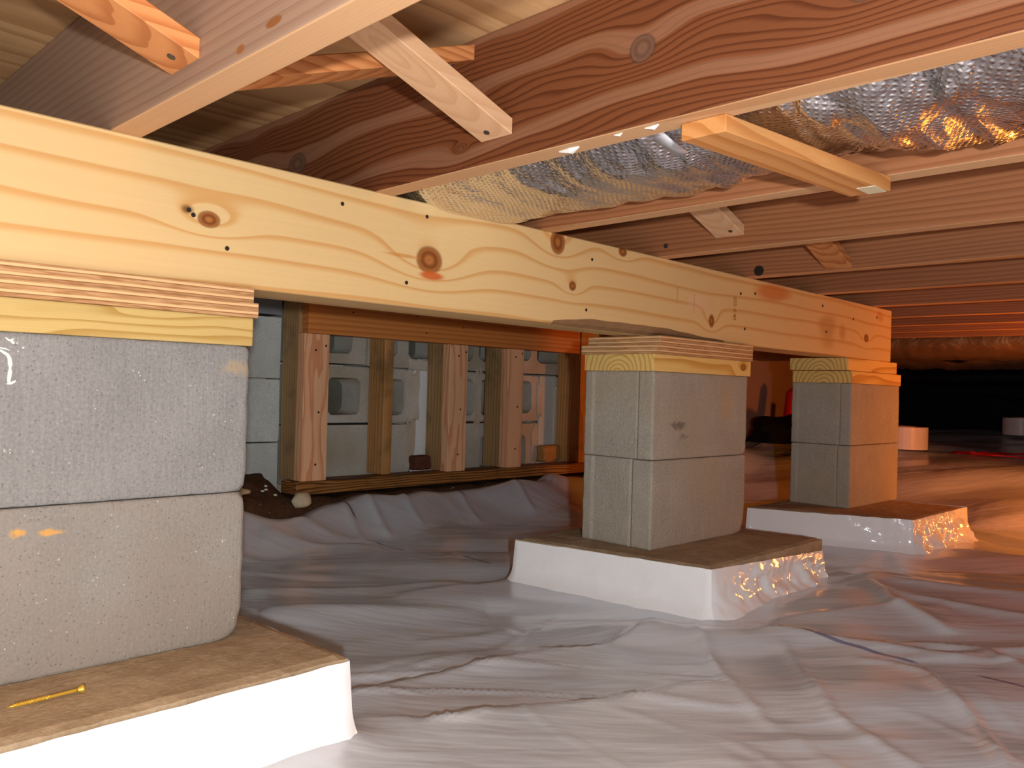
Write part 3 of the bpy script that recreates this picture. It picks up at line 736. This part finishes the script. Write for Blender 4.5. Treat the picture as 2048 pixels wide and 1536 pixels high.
def ztop(x, y, r):
    m = np.hypot(SX-x, SY-y) < r
    return float(Z[m].max())
def zat(x, y):
    i = int(np.argmin(abs(xs-x))); j = int(np.argmin(abs(ys-y))); return float(Z[i, j])

# ------------------------------------------------------------------ footing pads with plastic skirts
PT = 0.108
def pad(k, label, bare, seed, wr):
    poly = PADS[k]; c = (sum(p[0] for p in poly)/4, sum(p[1] for p in poly)/4)
    t = thing('footing_pad', label, 'footing', (c[0], c[1], 0.0), 0, 'wrapped footing pads')
    loc = [(p[0]-c[0], p[1]-c[1]) for p in poly]
    bm = bmesh.new(); n = 40
    # slab: top grid, walls
    def q(u, v):
        a = Vector(loc[0]).lerp(Vector(loc[1]), u); b = Vector(loc[3]).lerp(Vector(loc[2]), u); return a.lerp(b, v)
    top = {}
    for i in range(n+1):
        for j in range(n+1):
            p = q(i/n, j/n); e = min(i, j, n-i, n-j)
            z = PT + 0.0012*noise.noise(Vector((p.x*40+seed, p.y*40, 0))) - (0.003+0.003*abs(noise.noise(Vector((p.x*60, p.y*60, seed)))) if e == 0 else 0)
            top[i, j] = bm.verts.new((p.x, p.y, z))
    for i in range(n):
        for j in range(n): bm.faces.new((top[i, j], top[i+1, j], top[i+1, j+1], top[i, j+1]))
    rim = [top[i, 0] for i in range(n)]+[top[n, j] for j in range(n)]+[top[n-i, n] for i in range(n)]+[top[0, n-j] for j in range(n)]
    bot = [bm.verts.new((v.co.x, v.co.y, 0.0)) for v in rim]
    for i in range(len(rim)): bm.faces.new((rim[i], bot[i], bot[(i+1) % len(rim)], rim[(i+1) % len(rim)]))
    bm.faces.new(bot[::-1])
    bmesh.ops.recalc_face_normals(bm, faces=bm.faces)
    obj('slab', bm, m_pad, t)
    # skirt of the same plastic taped up the sides
    V = []; Fc = []; m = 90; rows = 16
    for s in range(4):
        a = Vector(loc[s]); b = Vector(loc[(s+1) % 4]); d = (b-a).normalized(); nr = Vector((d.y, -d.x))
        for i in range(m+1):
            f = i/m; p = a.lerp(b, f)
            # rounded corner: blend the outward direction at the ends
            na = Vector(((loc[s][0]-loc[s-1][0]), (loc[s][1]-loc[s-1][1]))).normalized(); na = Vector((na.y, -na.x))
            nb = Vector(((loc[(s+2) % 4][0]-loc[(s+1) % 4][0]), (loc[(s+2) % 4][1]-loc[(s+1) % 4][1]))).normalized(); nb = Vector((nb.y, -nb.x))
            out = nr.copy()
            if f == 0: out = (nr+na)*0.55
            elif f == 1: out = (nr+nb)*0.55
            bx0, bx1 = bare[s]
            zt = PT-lerp(bx0, bx1, f) + 0.0016*noise.noise(Vector((p.x*30, p.y*30, seed+2)))
            w0, w1 = wr[s]; wk = lerp(w0, w1, f)
            for r in range(rows+1):
                g = r/rows; z = lerp(zt, 0.004, g)
                ed = math.exp(-min(f, 1-f)/0.05)
                fl_ = 0.003 + lerp(0.020 if k > 1 and s == 0 else 0.006, 0.010, ed)*g + (0.022 if k > 1 else 0.010)*max(0, g-0.6)**2/0.16
                nn = wk*(0.010*noise.noise(Vector((p.x*14+seed, p.y*14, z*30)))+0.005*noise.noise(Vector((p.x*40, p.y*40+seed, z*70))))
                nn += 0.0014*noise.noise(Vector((p.x*9+seed, p.y*9, z*9)))
                pin = min(1, f/0.02, (1-f)/0.02)
                o_ = out*(max(0.0025, fl_+nn*pin*min(1, g*4)))
                V.append((p.x+o_.x, p.y+o_.y, z))
        b0 = s*(m+1)*(rows+1)
        for i in range(m):
            for r in range(rows):
                v0 = b0+i*(rows+1)+r; Fc.append((v0, v0+1, v0+rows+2, v0+rows+1))
    tag(npobj('plastic_skirt', V, Fc, m_skirt, t), 'glossy white plastic skirt')
    return t
pad(1, 'near brown footing pad with bright white plastic skirt, a yellow screw on top', [(0.010, 0.006), (0.006, 0.004), (0.004, 0.004), (0.004, 0.01)], 1.3, [(0.15, 0.25), (0.4, 0.4), (0.3, 0.3), (0.3, 0.3)])
pad(2, 'middle brown footing pad with white plastic skirt below the two-block pier', [(0.003, 0.030), (0.03, 0.01), (0.01, 0.006), (0.006, 0.003)], 4.1, [(0.4, 2.2), (0.4, 0.4), (0.3, 0.3), (0.25, 0.2)])
pad(3, 'far brown footing pad with white plastic skirt near the end of the beam', [(0.0, 0.0), (0.0, 0.004), (0.004, 0.006), (0.006, 0.0)], 8.7, [(1.8, 1.8), (0.4, 0.4), (0.3, 0.3), (0.2, 0.2)])

# ------------------------------------------------------------------ concrete block piers
LX, LY, LZ = 0.397, 0.194, 0.1945
def cblock(loc, rz, mat, label, seed, groove=None, corners=()):
    V, Fc = roughbox(LX, LY, LZ, (70, 60, 44), 0.0018, 0.0042, seed, groove, corners)
    o = npobj('concrete_block', V, Fc, mat, None, loc, smooth=True); o.rotation_euler = (0, 0, rz)
    return tag(o, label, 'block', 'concrete pier blocks')
b1x = 0.5423-LX
c1 = cblock((b1x, 1.0323, PT+LZ+0.001), 0, m_con1, 'grey concrete block, upper one of the near left pier, chalk scrawl on it', 1, corners=[(LX, 0, 0.0, 0.012, 0.010), (LX, 0, LZ, 0.010, 0.004)])
cblock((b1x-0.001, 1.0323, PT), 0, m_con1b, 'grey concrete block with yellow stain, lower one of the near left pier', 2, corners=[(LX, 0, 0.0, 0.022, 0.016), (LX, 0, LZ, 0.014, 0.009), (LX, 0, 0.03, 0.010, 0.006)])
cblock((1.4912, 1.0409, PT+LZ+0.001), -0.015, m_con2, 'concrete block, upper one of the middle pier, grooved end', 3, (0.20, 0.88, 0.0035), [(LX, 0, 0.0, 0.015, 0.008)])
cblock((1.4912, 1.0395, PT), -0.012, m_con2p, 'concrete block, lower one of the middle pier, on wrapped pad', 4, (0.28, 0.86, 0.0035), [(LX, 0, 0.01, 0.03, 0.016), (0, 0, LZ, 0.01, 0.006)])
cblock((2.5639, 1.0526, PT+LZ+0.001), -0.008, m_con2p, 'concrete block, upper one of the far pier', 5, (0.18, 0.9, 0.003))
cblock((2.5639, 1.0520, PT), -0.008, m_con2p, 'concrete block, lower one of the far pier, on wrapped pad', 6, (0.2, 0.9, 0.003))
# chalk scrawl on the near block (local to the block)
def chalk(pts, r):
    bm = bmesh.new(); n = len(pts)
    tube(bm, [(x-b1x, -0.0002, z-(PT+LZ+0.001)) for x, z in pts], r, 6)
    for v in bm.verts: v.co.y = v.co.y*0.15-0.0004
    tag(obj('chalk_mark', bm, m_chalk, c1), 'white chalk stroke')
chalk([(0.2535, 0.4915), (0.2570, 0.4885), (0.2585, 0.4885), (0.2620, 0.4905)], [0.0006, 0.0012, 0.0016, 0.0004])
chalk([(0.2590, 0.4890), (0.2612, 0.4860), (0.2625, 0.4850)], [0.0016, 0.0018, 0.0006])
chalk([(0.2440, 0.4780), (0.2500, 0.4765), (0.2560, 0.4725), (0.2580, 0.4690), (0.2590, 0.4620), (0.2590, 0.4540), (0.2583, 0.4470), (0.2580, 0.4420)], [0.001, 0.0015, 0.0020, 0.0022, 0.0026, 0.0024, 0.0022, 0.0016])
chalk([(0.2560, 0.4405), (0.2600, 0.4412), (0.2635, 0.4430), (0.2650, 0.4445)], [0.0006, 0.0016, 0.0014, 0.0006])
chalk([(0.2480, 0.4800), (0.2540, 0.4790), (0.2580, 0.4775)], [0.0008, 0.0009, 0.0004])
chalk([(0.2702, 0.4812), (0.2722, 0.4808)], [0.0011, 0.0009])

CT = PT+2*LZ+0.001                       # top of the blocks, 0.498
def cap(name, loc, rz, sx, sy, sz, mat, label, cat, bev=0.002, group='wooden shims on the piers'):
    o = board(name, mat, 0, 0, 0, sx, sy, sz, None, loc, bev); o.rotation_euler = (0, 0, rz)
    return tag(o, label, cat, group)
TH = 0.038
cap('cap_board', (b1x+0.001, 1.0305, CT), 0, 0.3995, 0.20, TH, m_cap1, 'yellowish treated cap board on the near left pier', 'board')
py0 = CT+TH; pt = (BZ-py0)/2
cap('plywood_shim', (b1x+0.003, 1.0265, py0), 0, 0.402, 0.20, pt, m_ply, 'lower striped plywood shim on the near left pier', 'shim', 0.0006)
cap('plywood_shim', (b1x, 1.0305, py0+pt), 0, 0.400, 0.198, pt, m_ply, 'upper striped plywood shim right under the beam at near left', 'shim', 0.0006)
cap('cap_board', (1.4860, 1.0385, CT), -0.015, 0.412, 0.196, TH, m_cap, 'cap board with curved end grain and a knot on the middle pier', 'board')
cap('plywood_shim', (1.4880, 1.0340, py0), -0.012, 0.412, 0.212, pt, m_ply, 'lower plywood shim on the middle pier, sticking out at its left', 'shim', 0.0006)
cap('plywood_shim', (1.4975, 1.0300, py0+pt), -0.010, 0.398, 0.203, pt, m_ply, 'upper plywood shim under the waney beam edge on middle pier', 'shim', 0.0006)
cap('cap_board', (2.5600, 1.0490, CT), -0.008, 0.403, 0.196, TH, m_cap3, 'lower cap board with a knot on the far pier', 'board')
cap('cap_board', (2.5350, 1.0520, CT+TH+0.001), -0.004, 0.400, 0.190, BZ-CT-TH-0.001, m_cap3, 'upper cap board directly under the end of the beam', 'board')

# ------------------------------------------------------------------ the beam: three plies, front one with waney edge
bt = thing('support_beam', 'long pale yellow pine beam with knots resting on the block piers', 'beam', (0.0, 1.0408, BZ))
BX0, BX1, BH, PW = -1.2, 2.8469, JB-BZ, 0.0385
xsb = np.unique(np.concatenate([np.linspace(BX0, 1.0, 14), np.linspace(1.0, 2.05, 60), np.linspace(2.05, BX1, 8)]))
def wane(x):
    return max(0.0, float(0.016*sstep(1.10, 1.30, x)*(1-sstep(1.45, 1.90, x)) + 0.0025*noise.noise(Vector((x*14, 0, 0)))*sstep(1.05, 1.2, x)*(1-sstep(1.7, 1.95, x))))
bm = bmesh.new(); rings = []
for x in xsb:
    wz = wane(x)+0.002; wy = wz*1.3
    sec = [(0, BH-0.002), (0.002, BH), (PW, BH), (PW, 0), (wy, 0), (wy*0.45, wz*0.35), (0, wz)]
    rings.append([bm.verts.new((x, y, z)) for y, z in sec])
for a, b in zip(rings[:-1], rings[1:]):
    for i in range(7): bm.faces.new((a[i], b[i], b[(i+1) % 7], a[(i+1) % 7]))
bm.faces.new(rings[0]); bm.faces.new(rings[-1][::-1]); bmesh.ops.recalc_face_normals(bm, faces=bm.faces)
wo = obj('ply', bm, m_beam, bt)
wo.data.materials.append(simple('waney_edge', srgb(142, 108, 76), 0.85, 0.1, nz=0.25, sc=40, bstr=0.4))
for p in wo.data.polygons:
    c = p.center
    if c.z < 0.02 and c.y < 0.03 and p.normal.z < -0.2 and abs(p.normal.x) < 0.5 and wane(c.x) > 0.003 and c.y > 0.0005 and p.normal.z > -0.995: p.material_index = 1
for k in (1, 2):
    board('ply', m_beam, BX0, k*(PW+0.0012), 0.001*k, BX1-0.002*k, k*(PW+0.0012)+PW, BH-0.001, bt)
for (nx_, nz2_) in ((0.848, 0.725), (0.51, 0.626), (0.81, 0.614), (1.27, 0.711), (1.256, 0.61), (1.853, 0.703), (1.925, 0.71), (2.32, 0.715), (2.537, 0.694), (2.722, 0.714), (2.348, 0.642), (1.877, 0.617), (0.687, 0.717), (0.457, 0.668), (0.463, 0.6625)):
    obj('nail_head', disc(bmesh.new(), (nx_, 0, nz2_-BZ), (0, -1, 0), 0.0032 if nx_ < 1.3 else 0.004, 0.0006, 8), m_nailhole, bt)
# faint mill stamps, printed sideways up the face
def stamp(rows, x, z0, pitch_, hgt):
    bm = bmesh.new()
    G = {'N': [(0, 0, 0, 1), (0, 1, 1, 0), (1, 0, 1, 1)], 'A': [(0, 0, .5, 1), (.5, 1, 1, 0), (.25, .4, .75, .4)], 'U': [(0, 1, 0, 0), (0, 0, 1, 0), (1, 0, 1, 1)], 'T': [(0, 1, 1, 1), (.5, 0, .5, 1)],
         'I': [(.5, 0, .5, 1)], '0': [(0, 0, 0, 1), (0, 1, 1, 1), (1, 1, 1, 0), (1, 0, 0, 0)], '-': [(.1, .5, .9, .5)], '.': [(.3, 0, .6, 0.15), (.3, .2, .6, .1)], '1': [(.5, 0, .5, 1), (.2, .7, .5, 1)], 'E': [(0, 0, 0, 1), (0, 0, 1, 0), (0, .5, .8, .5), (0, 1, 1, 1)], ' ': []}
    for i, ch in enumerate(rows):
        for (a, b, c, d) in G[ch]:
            # text runs down the face: reading direction = -z, up direction = +x
            p = [(x+b*hgt, z0-(i*pitch_+a*pitch_*0.7)), (x+d*hgt, z0-(i*pitch_+c*pitch_*0.7))]
            dx, dz = p[1][0]-p[0][0], p[1][1]-p[0][1]; L = math.hypot(dx, dz) or 1; ox, oz = -dz/L*0.0008, dx/L*0.0008
            q = [(p[0][0]+ox, p[0][1]+oz), (p[1][0]+ox, p[1][1]+oz), (p[1][0]-ox, p[1][1]-oz), (p[0][0]-ox, p[0][1]-oz)]
            bm.faces.new([bm.verts.new((u, -0.0004, v-BZ)) for u, v in q])
    tag(obj('mill_stamp', bm, m_ink, bt), 'faint brown mill stamp')
stamp('EEE0 I0 NUT', 1.820, 0.690, 0.0052, 0.012)
stamp('-III-I-.', 1.570, 0.690, 0.0050, 0.006)
stamp('I--I-I--', 1.640, 0.680, 0.0058, 0.005)

# ------------------------------------------------------------------ stud frame in front of the block wall
sf = thing('stud_frame', 'old wooden stud wall with new studs and orange header in front of the block wall', 'stud wall', (1.30, 2.20, 0.112))
ox_, oy_, oz_ = 1.30, 2.20, 0.112
def sb(name, mat, x0, y0, z0, x1, y1, z1, lab=None, bev=0.002):
    o = board(name, mat, 0, 0, 0, x1-x0, y1-y0, z1-z0, sf, (x0-ox_, y0-oy_, z0-oz_), bev)
    if lab: tag(o, lab)
    return o
sb('bottom_plate', m_plate, 1.318, 2.198, 0.112, 3.015, 2.288, 0.152, 'weathered rough bottom plate', 0.004)
sb('header', m_header, 1.345, 2.200, 0.604, 2.622, 2.237, 0.745, 'smooth orange header board')
sb('stud', m_stud_old, 1.333, 2.2385, 0.153, 1.371, 2.327, 0.745, 'dark weathered stud')
sb('stud', m_stud_mid, 1.662, 2.2385, 0.153, 1.699, 2.327, 0.745, 'weathered brown stud')
sb('stud', m_stud_old, 1.918, 2.2385, 0.153, 1.956, 2.327, 0.745, 'dark weathered stud')
sb('stud', m_stud_old, 2.206, 2.2385, 0.153, 2.244, 2.327, 0.745, 'dark weathered stud')
sb('stud', m_stud_mid, 2.630, 2.2000, 0.153, 2.705, 2.327, 0.745, 'orange lit end stud')
sb('stud', m_stud_mid, 2.95, 2.2385, 0.153, 2.99, 2.327, 0.745)
for k, (xa, za) in enumerate(((1.333, 0.153), (1.915, 0.153), (2.205, 0.153))):
    xb_ = xa+(0.089 if k == 0 else 0.085)
    o = sb('facing_stud', m_stud_new, xa, 2.200, za, xb_, 2.238, 0.603, 'new pale reddish stud nailed flat')
    for zz, fx in ((0.05, 0.55), (0.21, 0.62), (0.40, 0.45), (0.415, 0.85)):
        obj('nail_head', disc(bmesh.new(), (0.089*fx, 0, zz+0.01*k), (0, -1, 0), 0.0036, 0.0006, 8), m_nailhole, o)

# rubble behind and on the plate
def lump(name, lx, ly, lz, loc, rz, mat, label, cat, seed, rr=0.006, chip=0.012):
    V, Fc = roughbox(lx, ly, lz, (16, 10, 10), rr, chip, seed)
    o = npobj(name, V, Fc, mat, None, loc, smooth=True); o.rotation_euler = (0, 0, rz)
    return tag(o, label, cat)
lump('brick', 0.073, 0.045, 0.052, (1.842, 2.284, 0.153), 0.0, m_brick, 'dark red broken brick lying on the bottom plate between studs', 'brick', 21)
lump('brick_chunk', 0.110, 0.05, 0.070, (2.515, 2.284, 0.152), 0.06, m_rubble, 'tan broken brick chunk on the plate beside the end stud', 'brick', 22, 0.008, 0.016)
# bare dirt bank in the corner left of the frame, with bits of debris
gx2 = np.linspace(0.55, 3.0, 150); gy2 = np.linspace(2.13, 2.338, 18); V = []; Fc = []
for x in gx2:
    for y in gy2:
        z = 0.105+0.060*float(sstep(2.17, 2.33, y)) + 0.012*noise.noise(Vector((x*22, y*22, 1)))+0.006*noise.noise(Vector((x*60, y*60, 2)))
        z -= 0.11*float(sstep(2.20, 2.13, y))
        z = lerp(z, min(z, 0.104-0.02*max(0, math.sin(x*31))*0.3-0.11*float(sstep(2.20, 2.13, y))), float(sstep(1.27, 1.32, x)))
        V.append((x-0.95, y-2.23, z-0.05))
for i in range(149):
    for j in range(17): Fc.append((i*18+j, (i+1)*18+j, (i+1)*18+j+1, i*18+j+1))
tag(npobj('dirt_bank', V, Fc, m_soil, None, (0.95, 2.23, 0.05)), 'dark bare dirt exposed beside the foot of the stud frame', 'dirt', None, 'stuff')
def pebble(x, y, z, r, mat, label, cat, seed, name='debris_chip', sq=(1, 1, 0.6), grp=None):
    bm = bmesh.new(); bmesh.ops.create_icosphere(bm, subdivisions=2, radius=1.0)
    for v in bm.verts:
        k = 1+0.35*noise.noise(v.co*1.3+Vector((seed, 0, 0))); v.co = Vector((v.co.x*sq[0]*r*k, v.co.y*sq[1]*r*k, v.co.z*sq[2]*r*k+r*sq[2]*0.7))
    return tag(obj(name, bm, mat, None, (x, y, z), True), label, cat, grp)
pebble(1.155, 2.225, 0.125, 0.020, m_stone, 'pale flat mortar chip on the dirt near the left pier', 'debris', 1, sq=(1.4, 0.8, 0.5))
pebble(1.325, 2.178, 0.085, 0.034, m_stone, 'pale stone lump under the corner of the bottom plate', 'stone', 5, 'stone_lump', (1.0, 0.6, 0.7))
for k, (xx, yy) in enumerate(((1.222, 2.225), (1.236, 2.23), (1.243, 2.245), (1.19, 2.29), (1.25, 2.20), (1.27, 2.28))):
    pebble(xx, yy, 0.112+0.06*float(sstep(2.17, 2.33, yy)), 0.0055, m_white, ('tiny white fleck, leftmost of three in a row on dark dirt', 'tiny white fleck, middle of three in a row on dark dirt', 'tiny white fleck, rightmost of three in a row on dark dirt', 'tiny white fleck high on the dirt bank near the left pier', 'tiny white fleck lowest on the dirt near the plastic edge', 'tiny white fleck on the dirt close to the dark stud')[k], 'debris', k+2, 'white_fleck', (1, 1, 0.6), 'white flecks on the dirt')

# ------------------------------------------------------------------ small things
# yellow screw on the near pad
t = thing('deck_screw', 'yellow coated screw lying on the near footing pad', 'screw', (0.285, 0.953, PT+0.0045), math.atan2(0.006, 0.074))
bm = bmesh.new(); tube(bm, [(-0.040, 0, 0), (-0.034, 0, 0), (0.026, 0, 0), (0.0285, 0, 0)], [0.0003, 0.0017, 0.0019, 0.0021], 10); obj('shank', bm, m_screw, t, smooth=True)
bm = bmesh.new(); tube(bm, [(0.0285, 0, 0), (0.033, 0, 0), (0.0345, 0, 0)], [0.0021, 0.0044, 0.0044], 14); obj('head', bm, m_screw, t)
bm = bmesh.new()
pts = [(-0.034+0.036*q/150, 0.0021*math.cos(q*0.75), 0.0021*math.sin(q*0.75)) for q in range(151)]
tube(bm, pts, 0.0005, 4); obj('thread', bm, m_screw, t)

def roll(x, y, z, r, h, label, seed):
    t = thing('tape_roll', label, 'tape', (x, y, z), 0, 'rolls of white tape')
    def ann(r0, r1, z0, z1, mat, nm):
        bm = bmesh.new(); n = 40; L = []
        for (rr, zz) in ((r1, z0), (r1, z1), (r0, z1), (r0, z0)):
            L.append([bm.verts.new((rr*math.cos(2*math.pi*i/n), rr*math.sin(2*math.pi*i/n), zz)) for i in range(n)])
        for a in range(4):
            for i in range(n): bm.faces.new((L[a][i], L[a][(i+1) % n], L[(a+1) % 4][(i+1) % n], L[(a+1) % 4][i]))
        obj(nm, bm, mat, t)
    ann(r*0.50, r, 0, h, m_tape, 'tape_winding'); ann(r*0.44, r*0.50, -0.0, h+0.003, m_tapetop, 'core')
roll(4.55, 1.585, ztop(4.55, 1.585, 0.13)+0.001, 0.115, 0.115, 'white tape roll standing on the plastic right behind the far pier', 1)
roll(5.90, 1.36, ztop(5.9, 1.36, 0.12)+0.001, 0.100, 0.105, 'small far white tape roll at the right edge of the photo', 2)
# red cord
bm = bmesh.new(); pts = []
ctrl = [(4.75, 1.42), (4.72, 1.30), (4.80, 1.22), (4.92, 1.17), (5.0, 1.10), (4.95, 1.02), (4.88, 0.9), (4.7, 0.7), (4.6, 0.5)]
for a in range(len(ctrl)-1):
    for q in range(8):
        f = q/8; x = lerp(ctrl[a][0], ctrl[a+1][0], f); y = lerp(ctrl[a][1], ctrl[a+1][1], f)
        pts.append((x, y, zat(x, y)+0.009))
ctrl2 = [(4.74, 1.40), (4.62, 1.28), (4.58, 1.17), (4.62, 1.08), (4.60, 0.9), (4.55, 0.75)]
tube(bm, pts, 0.006, 6)
pts = []
for a in range(len(ctrl2)-1):
    for q in range(8):
        f = q/8; x = lerp(ctrl2[a][0], ctrl2[a+1][0], f); y = lerp(ctrl2[a][1], ctrl2[a+1][1], f)
        pts.append((x, y, zat(x, y)+0.011))
tube(bm, pts, 0.0045, 6)
tag(obj('extension_cord', bm, m_red, None, smooth=True), 'red cord looped on the plastic at far right', 'cord')
# black bag and red tube between the piers
bm = bmesh.new(); bmesh.ops.create_icosphere(bm, subdivisions=5, radius=1.0)
for v in bm.verts:
    c = v.co.copy(); k = 1+0.30*noise.noise(c*1.6+Vector((2, 2, 2)))+0.10*noise.noise(c*4.5)
    v.co = Vector((c.x*0.30*k, c.y*0.20*k, max(-0.02, (c.z*0.115*k+0.03*(c.x > 0)*c.x))))
tag(obj('black_bag', bm, m_black, None, (4.10, 1.98, ztop(4.1, 1.98, 0.3)+0.022), True), 'black slumped cloth bag on the ground between the middle and far piers', 'bag')
t = thing('red_tube', 'red tube standing behind the black bag beside the far pier', 'tube', (4.40, 2.16, ztop(4.4, 2.16, 0.06)+0.004))
bm = bmesh.new(); tube(bm, [(0, 0, 0), (0.05, 0, 0.24)], [0.035, 0.035], 20); obj('body', bm, m_red, t, smooth=False)
bm = bmesh.new(); tube(bm, [(0.05, 0, 0.24), (0.0525, 0, 0.252), (0.056, 0, 0.27)], [0.035, 0.028, 0.010], 20); obj('neck', bm, m_red, t)
bm = bmesh.new(); tube(bm, [(0.0, 0, 0.0), (0.02, 0, 0.18)], [0.026, 0.026], 16)
o = tag(obj('red_tube', bm, m_red, None, (4.53, 2.14, ztop(4.53, 2.14, 0.05)+0.002)), 'second shorter red tube half hidden by the far pier', 'tube')
# black cables hanging from the far joists and on the far wall
bm = bmesh.new(); tube(bm, [(4.62, 1.75, 0.735), (4.64, 1.55, 0.705), (4.66, 1.45, 0.678), (4.67, 1.36, 0.668), (4.66, 1.27, 0.69), (4.64, 1.15, 0.73), (4.62, 1.0, 0.738)], [0.006, 0.008, 0.014, 0.02, 0.014, 0.008, 0.006], 8)
tag(obj('hanging_cable', bm, m_cable, None, smooth=True), 'black cable sagging below the far ducts', 'cable')
bm = bmesh.new(); tube(bm, [(5.75, 2.3, 0.62), (5.76, 1.7, 0.60), (5.75, 1.3, 0.615), (5.74, 0.8, 0.60), (5.75, 0.2, 0.61), (5.75, -1.0, 0.60)], 0.055, 12)
tag(obj('black_pipe', bm, m_cable, None, smooth=True), 'black pipe running under the last joists at far right', 'pipe')
bm = bmesh.new(); tube(bm, [(6.15, 1.62, 0.50), (6.15, 1.45, 0.47), (6.15, 1.2, 0.44), (6.15, 0.8, 0.43), (6.15, 0.0, 0.47)], 0.012, 8)
tag(obj('wall_cable', bm, m_cable, None, smooth=True), 'thin black cable drooping along the dark end wall', 'cable')
